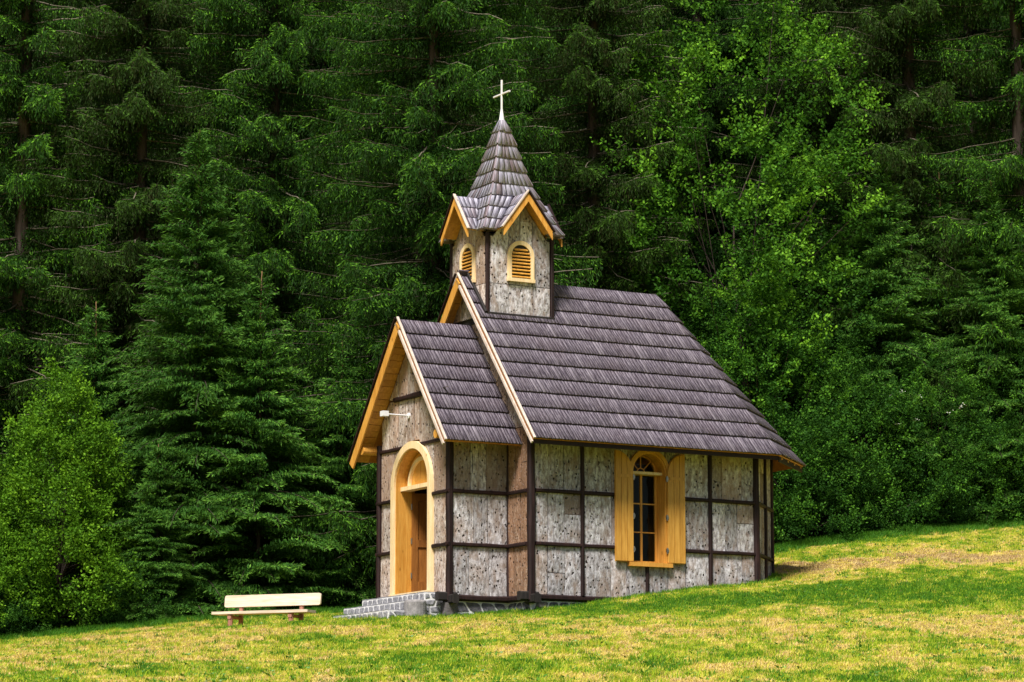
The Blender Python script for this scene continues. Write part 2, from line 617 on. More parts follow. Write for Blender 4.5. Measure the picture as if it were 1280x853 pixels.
def dryness(x, y):
    d = 0.585 + (fbm(x / 1.1, y / 3.0, 4) - 0.5) * 1.15 + (fbm(x / 0.28 + 50, y / 0.8, 3) - 0.5) * 1.1

    def blob(cx, cy, rx, ry):
        return np.exp(-(((x - cx) / rx) ** 2 + ((y - cy) / ry) ** 2))
    d = d - 0.55 * blob(7.0, 47.5, 6.5, 4.0) - 0.35 * blob(2.0, 49.0, 3.0, 2.0)       # greener strip right of the chapel
    d = d + 1.1 * blob(6.9, 55.7, 2.9, 0.85)                                          # cut hay on the bank
    d = d + 0.30 * blob(0.0, 42.0, 7.0, 3.0) + 0.25 * blob(6.5, 40.0, 3.0, 3.0)
    d = d + 0.28 * blob(-5.5, 44, 3.0, 3.5) - 0.30 * blob(-0.5, 33, 4.0, 2.0) - 0.45 * blob(-2.6, 41, .5, 1.2)
    d = np.minimum(d, .80) + .40 * blob(6.6, 55.7, 3.1, 1.0) * (fbm(x / .5, y / .3, 3) > .44) + .2 * blob(6.2, 42.0, .5, .8)
    return np.clip(d, 0, 1)


def terrain():
    def axis(a, b, step, far, growth=1.35):
        c = list(np.arange(a, b + 1e-6, step))
        s, lo, hi = step, a, b
        pre, post = [], []
        while lo > -far or hi < far:
            s *= growth
            lo -= s
            hi += s
            pre.insert(0, lo)
            post.append(hi)
        return np.array(pre + c + post)
    xs = axis(-15, 17, 0.22, 380)
    ys = axis(26, 66, 0.25, 380)
    X, Y = np.meshgrid(xs, ys)
    x, y = X.ravel(), Y.ravel()
    z = height(x, y)
    nx, ny = len(xs), len(ys)
    i = np.arange(nx * ny).reshape(ny, nx)
    f = np.stack([i[:-1, :-1], i[:-1, 1:], i[1:, 1:], i[1:, :-1]], -1).reshape(-1, 4)
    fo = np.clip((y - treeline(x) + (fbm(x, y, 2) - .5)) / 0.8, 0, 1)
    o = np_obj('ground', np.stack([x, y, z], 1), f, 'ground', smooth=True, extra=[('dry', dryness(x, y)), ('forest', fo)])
    o['kind'] = 'structure'


terrain()


# ------------------------------------------------------------------ chapel
chapel = thing('chapel', 'small half-timbered chapel clad in grey bark with wooden shingle roof and belfry',
               'chapel', (CX, CY, Z0), math.pi / 2 - AL)


class Face:
    def __init__(s, o, d, n):
        s.o, s.d, s.n = Vector(o), Vector(d).normalized(), Vector(n).normalized()

    def P(s, t, z, out=0.0):
        return s.o + s.d * t + s.n * out + Vector((0, 0, z))


def panel(face, s0, s1, zl, zh, mat, parent, name='bark_panel', thick=0.035):
    """one slab of bark between s0..s1, its lower and upper edge functions of s"""
    fl = zl if callable(zl) else (lambda s: zl)
    fh = zh if callable(zh) else (lambda s: zh)
    gap = 0.006
    s0 += gap
    s1 -= gap
    if s1 - s0 < 0.02:
        return
    curved = callable(zl) or callable(zh)
    n = max(2, min(10, int((s1 - s0) / (0.05 if curved else 0.16)) + 1))
    cols = [s0 + (s1 - s0) * i / n for i in range(n + 1)]
    if all(fh(c) - fl(c) < 0.03 for c in cols):
        return
    front, back = [], []
    base = R.uniform(-0.006, 0.010)
    for c in cols:
        lo, hi = fl(c) + gap, fh(c) - gap
        hi = max(hi, lo + 0.004)
        edge = c in (cols[0], cols[-1])
        sj = R.uniform(-0.006, 0.006) if not curved else 0
        for k in range(4):
            z = lo + (hi - lo) * k / 3
            o = thick + base + (R.uniform(0, 0.008) if 0 < k < 3 and not edge else -0.006)
            front.append(face.P(c + sj, z, o))
        back += [face.P(c, lo, 0), face.P(c, hi, 0)]
    m = MB()
    nb = len(front)
    fs = []
    for i in range(n):
        for k in range(3):
            a = i * 4 + k
            fs.append((a, a + 4, a + 5, a + 1))
        fs.append((i * 4, nb + i * 2, nb + i * 2 + 2, i * 4 + 4))
        fs.append((i * 4 + 3, i * 4 + 7, nb + i * 2 + 3, nb + i * 2 + 1))
    fs.append((0, 1, 2, 3, nb + 1, nb))
    e = n * 4
    fs.append((e + 3, e + 2, e + 1, e, nb + 2 * n, nb + 2 * n + 1))
    m.add(front + back, fs)
    return m.build(name, mat, parent)


def splits(s0, s1, w=0.32):
    n = max(1, round((s1 - s0) / w + R.uniform(-0.3, 0.3)))
    c = [s0 + (s1 - s0) * (i + (R.uniform(-0.2, 0.2) if 0 < i < n else 0)) / n for i in range(n + 1)]
    return list(zip(c[:-1], c[1:]))


def wall_core(pieces, name='wall', mat='interior'):
    m = MB()
    for p in pieces:
        m.hexa(p)
    return m.build(name, mat, chapel)


def slab(face, s0, s1, z0, z1, t=0.10):
    P = face.P
    return [P(s0, z0, 0), P(s1, z0, 0), P(s1, z0, -t), P(s0, z0, -t), P(s0, z1, 0), P(s1, z1, 0), P(s1, z1, -t), P(s0, z1, -t)]


def slab4(face, a, b, c, d, t=0.10):
    """quad a,b (lower) c,d (upper) given as (s,z)"""
    P = face.P
    q = [a, b]
    return [P(*a, 0), P(*b, 0), P(*b, -t), P(*a, -t), P(*d, 0), P(*c, 0), P(*c, -t), P(*d, -t)]


def arch_slabs(face, s0, s1, ztop, cx, r, zs, t=0.10, n=16, straight=None):
    """solid wall above an arched opening, between s0..s1 up to ztop (flat or function)"""
    out = []
    ft = ztop if callable(ztop) else (lambda s: ztop)
    cs = [cx - r * math.cos(math.pi * i / n) for i in range(n + 1)]
    for a, b in zip(cs[:-1], cs[1:]):
        za = zs + math.sqrt(max(0, r * r - (a - cx) ** 2))
        zb = zs + math.sqrt(max(0, r * r - (b - cx) ** 2))
        out.append(slab4(face, (a, za), (b, zb), (b, ft(b)), (a, ft(a)), t))
    return out


FSIDE = Face((0, 0, 0), (1, 0, 0), (0, -1, 0))
FBACK = Face((0, WN, 0), (1, 0, 0), (0, 1, 0))
FFRONT = Face((-PL, 0, 0), (0, 1, 0), (-1, 0, 0))
FPSIDE = Face((0, PS, 0), (1, 0, 0), (0, -1, 0))
FPBACK = Face((0, WN - PS, 0), (1, 0, 0), (0, 1, 0))
FNAVE = Face((0, 0, 0), (0, 1, 0), (-1, 0, 0))
CH = 0.96
FCH1 = Face((NAVE_L, 0, 0), (1, 1, 0), (1, -1, 0))
FEND = Face((NAVE_L + CH, CH, 0), (0, 1, 0), (1, 0, 0))
FCH2 = Face((NAVE_L + CH, WN - CH, 0), (-1, 1, 0), (1, 1, 0))
CHL = CH * math.sqrt(2)
ZT = 2.98                     # top of side walls (under the eaves)
RZ, EZ, OVE = 5.765, 2.60, 0.63  # ridge, eave, side overhang of the nave roof
SLN = (RZ - EZ) / (HALF + OVE)
PRZ, PEZ, POV = 4.885, 2.60, 0.499
SLP = (PRZ - PEZ) / (PW / 2 + POV)
B1, B2 = 0.9, 1.8             # rail heights


def nave_roof_z(y):
    return RZ - abs(y - HALF) * SLN


def porch_roof_z(y):
    return PRZ - abs(y - HALF) * SLP


# window and door openings
WX0, WX1, WZ0, WZS = 1.955, 2.655, 0.66, 2.22
WC, WR = (WX0 + WX1) / 2, 0.35
DC, DR, DZ0, DZS = HALF, 0.62, 0.16, 2.03
GRND = -0.12

side_wall = wall_core([slab(FSIDE, 0.05, WX0, 0, ZT), slab(FSIDE, WX1, NAVE_L, 0, ZT), slab(FSIDE, WX0, WX1, 0, WZ0)]
                      + arch_slabs(FSIDE, WX0, WX1, ZT, WC, WR, WZS))
nave_front_wall = wall_core([slab4(FNAVE, (0.05, 0), (0.86, 0), (0.86, nave_roof_z(0.86) - .1), (0.05, nave_roof_z(0.05) - .1)),
                             slab4(FNAVE, (WN - 0.86, 0), (WN - 0.05, 0), (WN - .05, nave_roof_z(0.05) - .1), (WN - .86, nave_roof_z(0.86) - .1)),
                             slab4(FNAVE, (0.86, 4.0), (HALF, 4.0), (HALF, RZ - .12), (0.86, nave_roof_z(0.86) - .1)),
                             slab4(FNAVE, (HALF, 4.0), (WN - 0.86, 4.0), (WN - .86, nave_roof_z(0.86) - .1), (HALF, RZ - .12))])
porch_front_wall = wall_core([slab(FFRONT, PS + .05, DC - DR, DZ0, DZS, .16), slab(FFRONT, DC + DR, PS + PW - .05, DZ0, DZS, .16),
                              slab4(FFRONT, (PS + .05, DZS), (DC - DR, DZS), (DC - DR, porch_roof_z(DC - DR) - .08), (PS + .05, porch_roof_z(PS + .05) - .08), .16),
                              slab4(FFRONT, (DC + DR, DZS), (PS + PW - .05, DZS), (PS + PW - .05, porch_roof_z(PS + .05) - .08), (DC + DR, porch_roof_z(DC + DR) - .08), .16),
                              slab(FFRONT, PS + .05, PS + PW - .05, 0, DZ0, .16)]
                             + arch_slabs(FFRONT, DC - DR, DC + DR, lambda s: porch_roof_z(s) - .08, DC, DR, DZS, .16, 20))
porch_side_wall = wall_core([slab(FPSIDE, -PL + .06, 0, 0, ZT)])
back_wall = wall_core([slab(FBACK, 0.05, NAVE_L, 0, ZT), slab(FPBACK, -PL + .06, 0, 0, ZT)])
apse_wall = wall_core([slab(FCH1, 0.02, CHL - .02, 0, ZT - .1), slab(FEND, 0, WN - 2 * CH, 0, ZT - .1), slab(FCH2, 0.02, CHL - .02, 0, ZT - .1)])
m = MB()
m.box((-PL + .18, PS + .12, 0.02), (NAVE_L + CH - .12, WN - PS - .12, 0.15))
m.build('floor', 'interior', chapel)


def bay(face, s0, s1, z0, z1, mat, wall, w=0.32, cuts=None):
    for a, b in (cuts or splits(s0, s1, w)):
        if cuts is None and R.random() < 0.15 and (z1 if not callable(z1) else 9) - z0 > .6 and not callable(z1):
            zm = z0 + (z1 - z0) * R.uniform(.4, .6)
            panel(face, a, b, z0, zm, mat, wall)
            panel(face, a, b, zm, z1, mat, wall)
        else:
            panel(face, a, b, z0, z1, mat, wall)


# side wall bark: three rows
def arch_under(cx, r, zs, pad):
    return lambda s: (zs + math.sqrt(max(0.0, (r + pad) ** 2 - (s - cx) ** 2))) if abs(s - cx) < r + pad else zs


P1X, P2X, P3X = 0.975, 2.265, 3.564
for z0, z1 in ((0.04, B1), (B1, B2), (B2, ZT - .02)):
    bay(FSIDE, 0.04, P1X, z0, z1, 'bark_grey', side_wall)
    bay(FSIDE, P3X, NAVE_L - .04, z0, z1, 'bark_grey', side_wall)
    if z0 > 0.5:
        bay(FSIDE, P1X, WX0 + .0, z0, z1, 'bark_grey', side_wall, cuts=[(P1X, 1.56), (1.56, WX0)])
        bay(FSIDE, WX1, P3X, z0, z1, 'bark_grey', side_wall, cuts=[(WX1, 3.02), (3.02, P3X)])
for a, b in ((P1X, 1.54), (1.54, 1.86), (1.86, P2X), (P2X, 2.70), (2.70, 3.06), (3.06, P3X)):
    top = B1 if (b <= 1.55 or a >= 3.0) else (B1 if b < 1.9 and False else WZ0)
    if b <= WX0 or a >= WX1:
        top = B1
    panel(FSIDE, a, b, 0.04, top, 'bark_grey', side_wall)
for a, b in ((WX0, WC), (WC, WX1)):
    panel(FSIDE, a, b, arch_under(WC, WR, WZS, 0.0), ZT - .02, 'bark_grey', side_wall)
# nave front strips and gable
for z0, z1 in ((0.04, B1), (B1, B2), (B2, 2.9)):
    bay(FNAVE, 0.04, PS, z0, z1, 'bark_brown', nave_front_wall, .26)
    bay(FNAVE, WN - PS, WN - .04, z0, z1, 'bark_warm', nave_front_wall, .4)
for a, b in splits(0.2, WN - 0.2, .3):
    if (a < HALF < b):
        b2 = HALF
        panel(FNAVE, a, b2, 2.9, lambda s: nave_roof_z(s) - .14, 'bark_warm', nave_front_wall)
        panel(FNAVE, b2, b, 2.9, lambda s: nave_roof_z(s) - .14, 'bark_warm', nave_front_wall)
    else:
        panel(FNAVE, a, b, 2.9, lambda s: max(nave_roof_z(s) - .14, 2.9), 'bark_warm', nave_front_wall)
# porch side
for z0, z1 in ((0.04, B1), (B1, B2), (B2, ZT - .02)):
    bay(FPSIDE, -PL + .04, -.02, z0, z1, 'bark_grey', porch_side_wall, .36)
    bay(FPBACK, -PL + .04, -.02, z0, z1, 'bark_warm', back_wall, .5)
    for a, b in ((0.04, 0.975), (.975, 2.265), (2.265, 3.564), (3.564, NAVE_L - .04)):
        bay(FBACK, a, b, z0, z1, 'bark_grey', back_wall, .5)
    zz1 = min(z1, ZT - .14)
    for fc, L in ((FCH1, CHL), (FCH2, CHL), (FEND, WN - 2 * CH)):
        bay(fc, 0.04, L / 2, z0, zz1, 'bark_grey', apse_wall, .34)
        bay(fc, L / 2, L - .04, z0, zz1, 'bark_grey', apse_wall, .34)
# porch front, left and right of the door, above it
for z0, z1 in ((0.04, B1), (B1, B2), (B2, 2.7)):
    for a, b in ((PS + .04, DC - DR - .13), (DC + DR + .13, PS + PW - .04)):
        panel(FFRONT, a, b, max(z0, .05), z1 if z1 < 2.5 else 2.7, 'bark_warm', porch_front_wall)
ARO = DR + 0.10
for a, b in ((DC - .75, DC - .40), (DC - .40, DC), (DC, DC + .40), (DC + .40, DC + .75)):
    panel(FFRONT, a, b, arch_under(DC, ARO - .0, DZS, 0), 2.72, 'bark_warm', porch_front_wall)
for a, b in ((PS + .04, 1.15), (1.15, 1.50), (1.50, 1.86), (1.86, HALF), (HALF, 2.28), (2.28, 2.62), (2.62, 2.97), (2.97, PS + PW - .04)):
    mid = lambda s: min(3.56, max(2.71, porch_roof_z(s) - .10))
    panel(FFRONT, a, b, lambda s: 2.71 if abs(s - DC) > .2 else 2.79, mid, 'bark_warm', porch_front_wall)
    panel(FFRONT, a, b, 3.58, lambda s: max(porch_roof_z(s) - .10, 3.58), 'bark_warm', porch_front_wall)


# timbers
def rail(face, s0, s1, z, w=0.064, out=0.052, name='rail', mat='timber_dark'):
    m = MB()
    m.log(face.P(s0, z, out), face.P(s1, z, out), w, w, side=(0, 0, 1), seg=6, jit=0.10)
    return m.build(name, mat, chapel)


def post(face, s, z0, z1, w=0.066, out=0.052, name='post', mat='timber_dark'):
    m = MB()
    m.log(face.P(s, z0, out), face.P(s, z1, out), w, w, side=tuple(face.d), seg=6, jit=0.10)
    return m.build(name, mat, chapel)


for z in (B1, B2):
    rail(FSIDE, 0.06, 1.615, z)
    rail(FSIDE, 3.02, NAVE_L - .05, z)
    rail(FNAVE, 0.05, PS - .03, z)
    rail(FPSIDE, -PL - .10, -.02, z)
    rail(FFRONT, PS - .09, DC - DR - .13, z, out=.05)
    rail(FFRONT, DC + DR + .13, PS + PW + .09, z, out=.05)
    rail(FPBACK, -PL - .05, 0, z)
    rail(FBACK, 0, NAVE_L, z)
    rail(FCH1, 0, CHL, z + .005, mat='timber_dark')
    rail(FEND, 0, WN - 2 * CH, z)
    rail(FCH2, 0, CHL, z + .005)
rail(FFRONT, PS - .06, DC - .27, 2.70, out=.035)
rail(FFRONT, DC + .27, PS + PW + .06, 2.70, out=.035)
rail(FFRONT, 1.36, 2.73, 3.57, w=.085, out=.05)
for z, nm in ((0.0, 'sill_beam'),):
    rail(FSIDE, 0.0, NAVE_L, z, .10, .03, nm)
    rail(FNAVE, 0.0, PS, z, .10, .03, nm)
    rail(FPSIDE, -PL, 0, z, .10, .03, nm)
    rail(FFRONT, PS, DC - DR - .12, z + .02, .08, .03, nm)
    rail(FFRONT, DC + DR + .12, PS + PW, z + .02, .08, .03, nm)
    rail(FBACK, 0, NAVE_L, z, .10, .03, nm)
for s in (P1X, P3X):
    post(FSIDE, s, 0.05, ZT - .05)
post(FSIDE, P2X, 0.05, WZ0 - .05, .06)
post(FPSIDE, -.02, 0.05, ZT - .1)
for f, L in ((FCH1, CHL), (FEND, WN - 2 * CH), (FCH2, CHL)):
    post(f, L / 2, 0, ZT - .15, .07)
    post(f, L, 0, ZT - .15, .09, out=.03)
for s in (0.975, 2.265, 3.564):
    post(FBACK, s, 0.05, ZT - .05)
# corner posts
for x, y, w in ((0, 0, .125), (NAVE_L, 0, .11), (-PL, PS, .11), (-PL, WN - PS, .11), (0, WN, .12), (NAVE_L, WN, .11)):
    m = MB()
    ox, oy = (-.02 if x <= 0 else .0), (-.035 if y < HALF else .035)
    z1 = ZT - .12 if x > -1 else 2.83
    m.log((x + ox, y + oy, -.05), (x + ox, y + oy, z1), w, w, side=(1, 0, 0), seg=7, jit=.09)
    m.build('corner_post', 'timber_dark', chapel)
# beam ends crossing at the foot of the corners
for x, y in ((0, 0), (-PL, PS)):
    for d, s in (((1, 0, 0), (-.24, .12)), ((0, 1, 0), (-.22, .12))):
        m = MB()
        a = Vector((x, y, -.03)) + Vector(d) * s[0] + Vector((0, 0, .045 * d[0]))
        b = Vector((x, y, -.03)) + Vector(d) * s[1] + Vector((0, 0, .045 * d[0]))
        m.log(a, b, .15, .13, side=(0, 0, 1), seg=1, bev=.15)
        m.build('beam_end', 'timber_black', chapel)
m = MB()
m.log((-PL + .12, PS + PW + .13, -.02), (-PL - .12, PS + PW + .13, -.02), .12, .12, seg=1)
m.build('beam_end', 'timber_black', chapel)

# stone foundation: pale mortar wall with dark field stones set into it
FZ = -1.1
found = MB()
found.box((-PL + .06, PS + .0, FZ), (0.0, WN - PS, -.055))
found.box((0.0, 0.0, FZ), (NAVE_L, WN, -.056))
foundation = found.build('foundation', 'mortar', chapel)
m = MB()
q = [(NAVE_L, 0), (NAVE_L + CH, CH), (NAVE_L + CH, WN - CH), (NAVE_L, WN)]
m.hexa([(x, y, FZ) for x, y in q] + [(x, y, .0) for x, y in q])
m.build('apse_footing', 'mortar', chapel)


def stones(face, s0, s1, z0, z1, cell, parent, mat='stone_dark', brick=False, name='stone'):
    nx = max(1, round((s1 - s0) / cell))
    nz = max(1, round((z1 - z0) / (cell * (0.62 if brick else .72))))
    gx = {}
    for j in range(nz + 1):
        for i in range(nx + 2):
            jx = R.uniform(-.34, .34) * (0.8 if brick else 1)
            jz = R.uniform(-.30, .30) * (0.45 if brick else 1)
            off = 0.5 if j % 2 else 0
            s = s0 + (i + jx) * (s1 - s0) / nx - (0 if i else 0)
            z = z0 + (j + (jz if 0 < j < nz else 0)) * (z1 - z0) / nz
            gx[i, j] = (s, z)
    for j in range(nz):
        sh = (0.5 if j % 2 else 0) * (s1 - s0) / nx
        for i in range(nx + (1 if sh else 0)):
            if sh and brick:
                a = [gx[i, j], gx[i + 1, j], gx[i + 1, j + 1], gx[i, j + 1]]
                a = [(x - sh, z) for x, z in a]
            elif i < nx:
                a = [gx[i, j], gx[i + 1, j], gx[i + 1, j + 1], gx[i, j + 1]]
            else:
                continue
            a = [(min(max(x, s0), s1), z) for x, z in a]
            cx = sum(p[0] for p in a) / 4
            cz = sum(p[1] for p in a) / 4
            # eight-sided outline, corners cut at random, inset for the joint
            pts = []
            for k in range(4):
                p, pn = a[k], a[(k + 1) % 4]
                pp = a[k - 1]
                c = R.uniform(.03, .20) if not brick else R.uniform(.05, .20)
                pts.append((p[0] + (pp[0] - p[0]) * c, p[1] + (pp[1] - p[1]) * c))
                pts.append((p[0] + (pn[0] - p[0]) * c, p[1] + (pn[1] - p[1]) * c))
            gapk = 0.020 if not brick else 0.024
            ins = []
            for x, z in pts:
                dx, dz = x - cx, z - cz
                r = math.hypot(dx, dz) + 1e-6
                k = max(0.2, (r - gapk) / r)
                ins.append((cx + dx * k, cz + dz * k))
            if max(p[0] for p in ins) - min(p[0] for p in ins) < .04:
                continue
            o = R.uniform(.008, .016)
            m = MB()
            vs = [face.P(x, z, 0.0) for x, z in ins] + [face.P(x, z, o * .7) for x, z in ins]
            vs += [face.P(cx + (x - cx) * .7, cz + (z - cz) * .7, o) for x, z in ins]
            fs = [tuple(range(16, 24))]
            for r0 in (0, 8):
                fs += [(r0 + k, r0 + (k + 1) % 8, r0 + 8 + (k + 1) % 8, r0 + 8 + k) for k in range(8)]
            m.add(vs, fs)
            m.build(name, mat, parent)


stones(Face((0, 0, 0), (1, 0, 0), (0, -1, 0)), 0.02, 2.4, -.46, -.06, .27, foundation)
stones(FPSIDE, -PL + .06, 0, -.58, -.06, .27, foundation)
stones(FNAVE, .02, PS, -.46, -.06, .26, foundation)
stones(Face((-PL + .06, 0, 0), (0, 1, 0), (-1, 0, 0)), PS, PS + .5, -.5, -.06, .22, foundation)
m = MB()
m.box((-PL - .10, PS - .07, -.75), (-PL + .12, PS + .12, -.085), .006)
m.build('corner_stone', 'stone_dark', chapel)


# door
def arch_ring(face, cx, r0, r1, zs, z0, d0, d1, n=22):
    """flat casing with straight legs and a round head, radii r0..r1, from depth d0 (back) to d1 (front)"""
    path = [(-1, z0, 0)]
    pts0, pts1 = [], []
    ang = [math.pi - math.pi * i / n for i in range(n + 1)]
    pts0.append((cx - r0, z0)); pts1.append((cx - r1, z0))
    for a in ang:
        pts0.append((cx + r0 * math.cos(a), zs + r0 * math.sin(a)))
        pts1.append((cx + r1 * math.cos(a), zs + r1 * math.sin(a)))
    pts0.append((cx + r0, z0)); pts1.append((cx + r1, z0))
    m = MB()
    k = len(pts0)
    vs = [face.P(*p, d1) for p in pts0] + [face.P(*p, d1) for p in pts1] + [face.P(*p, d0) for p in pts0] + [face.P(*p, d0) for p in pts1]
    fs = []
    for i in range(k - 1):
        fs += [(i, i + 1, k + i + 1, k + i), (2 * k + i, 3 * k + i, 3 * k + i + 1, 2 * k + i + 1),
               (i, 2 * k + i, 2 * k + i + 1, i + 1), (k + i, k + i + 1, 3 * k + i + 1, 3 * k + i)]
    fs += [(0, k, 3 * k, 2 * k), (k - 1, 2 * k + k - 1, 3 * k + k - 1, k + k - 1)]
    m.add(vs, fs)
    return m


door_frame = arch_ring(FFRONT, DC, DR, DR + .125, DZS, DZ0 - .02, -.02, .095).build('door_casing', 'pine_pale', chapel)
arch_ring(FFRONT, DC, DR - .03, DR + .0, DZS, DZ0, -.30, .06).build('door_lining', 'pine_varnished', door_frame)
m = MB()
m.box((-PL - .12, DC - DR - .13, DZ0 - .07), (-PL + .28, DC + DR + .13, DZ0))
m.build('threshold', 'pine_pale', door_frame)
m = MB()
m.box((-PL + .02, DC - DR + .03, 1.96), (-PL + .20, DC + DR - .03, 2.03))
m.build('transom', 'pine_pale', door_frame)
# boarded tympanum, each board its own piece, with a curved moulding
nb = 7
for i in range(nb):
    a = DC - .59 + 1.18 * i / nb
    b = DC - .59 + 1.18 * (i + 1) / nb - .008
    za = math.sqrt(max(.0004, .59 ** 2 - (a - DC) ** 2))
    zb = math.sqrt(max(.0004, .59 ** 2 - (b - DC) ** 2))
    if i == nb // 2:
        m2 = MB()
    m = MB()
    x0, x1 = -PL + .15, -PL + .175
    m.hexa([(x0, a, 2.03), (x0, b, 2.03), (x1, b, 2.03), (x1, a, 2.03), (x0, a, 2.03 + za), (x0, b, 2.03 + zb), (x1, b, 2.03 + zb), (x1, a, 2.03 + za)])
    m.build('board', 'pine_varnished', door_frame)
arch_ring(FFRONT, DC, DR - .20, DR - .14, DZS + .01, DZS + .01, -.15, -.10).build('moulding', 'pine_pale', door_frame)
# open door leaf, swung inward on its left hinge
leaf_a = math.radians(82)
hx, hy = -PL + .24, DC + DR - .04
ld = Vector((math.sin(leaf_a), -math.cos(leaf_a), 0))
ln = Vector((-ld.y, ld.x, 0)) * -1
FL = Face((hx, hy, 0), ld, ln)
door = MB()
door.hexa(slab(FL, 0.0, 1.08, DZ0 + .02, 1.94, .04))
door_leaf = door.build('door', 'door_wood', chapel)
for a, b, z0, z1 in ((0, .11, .18, 1.94), (.97, 1.08, .18, 1.94), (.11, .97, .18, .40), (.11, .97, 1.0, 1.12), (.11, .97, 1.80, 1.94)):
    m = MB()
    m.hexa([v + ln * .024 for v in slab(FL, a, b, z0, z1, .022)])
    m.build('door_rail', 'door_wood', door_leaf)
for z in (.5, 1.1, 1.7):
    m = MB()
    m.cyl((hx - .01, hy - .015, z - .05), (hx - .01, hy - .015, z + .05), .014, .014, 8)
    m.build('hinge', 'steel', door_leaf)
m = MB()
m.log(FL.P(.98, 1.05, .02), FL.P(.98, 1.05, .08), .02, .02, seg=1)
m.log(FL.P(.98, 1.05, .08), FL.P(.86, 1.05, .08), .02, .02, seg=1)
m.build('handle', 'steel', door_leaf)

# window
wf = arch_ring(FSIDE, WC, WR - .0, WR + .065, WZS, WZ0, -.02, .09).build('window', 'pine_shutter', chapel)
arch_ring(FSIDE, WC, WR - .028, WR, WZS, WZ0 + .0, -.26, .07).build('lining', 'pine_varnished', wf)
m = MB()
m.box((WX0 - .08, -.14, WZ0 - .07), (WX1 + .08, .24, WZ0))
m.build('sill', 'pine_varnished', wf)
arch_ring(FSIDE, WC, WR - .075, WR - .03, WZS + .02, WZ0 + .02, -.24, -.19).build('sash', 'pine_varnished', wf)
m = MB()
m.box((WX0 + .04, .185, WZ0 + .0), (WX1 - .04, .235, WZ0 + .05))
m.build('bottom_rail', 'pine_varnished', wf)
m = MB()
m.box((WX0 + .02, .02, WZS - .025), (WX1 - .02, .235, WZS + .02))
m.build('transom', 'pine_pale', wf)
m = MB()
m.box((WC - .02, .19, WZ0 + .05), (WC + .02, .23, WZS - .025))
m.build('mullion', 'pine_varnished', wf)
zs_ = [WZ0 + .05 + (WZS - WZ0 - .075) * k / 3 for k in range(4)]
for z in zs_[1:3]:
    m = MB()
    m.box((WX0 + .07, .195, z - .011), (WC - .02, .225, z + .011))
    m.box((WC + .02, .195, z - .011), (WX1 - .07, .225, z + .011))
    m.build('glazing_bar', 'pine_varnished', wf)
for k in range(3):
    for a, b in ((WX0 + .06, WC - .015), (WC + .015, WX1 - .06)):
        m = MB()
        m.box((a, .207, zs_[k] + .008), (b, .213, zs_[k + 1] - .008))
        m.build('pane', 'glass', wf)
rr = WR - .07
m = MB()
pts = [(WC + rr * math.cos(math.pi * i / 14), WZS + .02 + rr * math.sin(math.pi * i / 14)) for i in range(15)]
m.add([(x, .21, z) for x, z in pts], [tuple(range(15))])
m.build('fanlight_pane', 'glass', wf)
for a in (45, 90, 135):
    m = MB()
    c, s_ = math.cos(math.radians(a)), math.sin(math.radians(a))
    m.log((WC + c * .08, .205, WZS + .02 + s_ * .08), (WC + c * rr, .205, WZS + .02 + s_ * rr), .018, .02, side=(0, 1, 0), seg=1)
    m.build('glazing_bar', 'pine_varnished', wf)
m = MB()
pts = [(WC + .08 * math.cos(math.pi * i / 8), WZS + .02 + .08 * math.sin(math.pi * i / 8)) for i in range(9)]
for p, q_ in zip(pts[:-1], pts[1:]):
    m.log((p[0], .205, p[1]), (q_[0], .205, q_[1]), .016, .02, side=(0, 1, 0), seg=1)
m.build('glazing_bar', 'pine_varnished', wf)


def shutter(hinge_x, sgn):
    """open shutter flat against the wall; hinged edge at hinge_x, sgn = direction away from the window"""
    w = 0.355
    root = None
    prof = lambda d: WZS + math.sqrt(max(0, WR ** 2 - (WR - min(d, WR)) ** 2))
    nb_ = 3
    m = MB()
    n = 10
    vs = []
    for i in range(n + 1):
        d = w * i / n
        x = hinge_x + sgn * d
        vs += [(x, -.10, WZ0 + .0), (x, -.10, prof(d)), (x, -.075, WZ0), (x, -.075, prof(d))]
    fs = []
    for i in range(n):
        a = i * 4
        fs += [(a, a + 4, a + 5, a + 1), (a + 2, a + 3, a + 7, a + 6), (a + 1, a + 5, a + 7, a + 3), (a, a + 2, a + 6, a + 4)]
    fs += [(0, 1, 3, 2), (n * 4, n * 4 + 2, n * 4 + 3, n * 4 + 1)]
    m.add(vs, fs)
    root = m.build('shutter', 'pine_shutter', chapel)
    # boards proud of the backing
    edges = [0.0, .125, .24, w]
    for a, b in zip(edges[:-1], edges[1:]):
        m = MB()
        ns = 4
        vs = []
        for i in range(ns + 1):
            d = a + .004 + (b - a - .008) * i / ns
            x = hinge_x + sgn * d
            vs += [(x, -.101, WZ0 + .012), (x, -.101, prof(d) - .012), (x, -.118, WZ0 + .015), (x, -.118, prof(d) - .015)]
        fs = []
        for i in range(ns):
            q = i * 4
            fs += [(q + 2, q + 6, q + 7, q + 3), (q + 1, q + 3, q + 7, q + 5), (q, q + 4, q + 6, q + 2)]
        fs += [(0, 2, 3, 1), (ns * 4, ns * 4 + 1, ns * 4 + 3, ns * 4 + 2)]
        m.add(vs, fs)
        m.build('board', 'pine_shutter', root)
    m = MB()
    x0, x1 = sorted((hinge_x + sgn * .03, hinge_x + sgn * (w - .03)))
    m.box((x0, -.128, 2.10), (x1, -.117, 2.16))
    m.build('batten', 'pine_shutter', root)
    for z in (.88, 1.45, 2.12):
        m = MB()
        xx = hinge_x - sgn * .012
        m.cyl((xx, -.108, z - .05), (xx, -.108, z + .05), .016, .016, 8)
        x0, x1 = sorted((xx - .02, xx + .02))
        m.box((x0, -.126, z - .025), (x1, -.098, z + .025))
        m.build('hinge', 'steel', root)


shutter(WX0 - .0, -1)
shutter(WX1 + .0, 1)

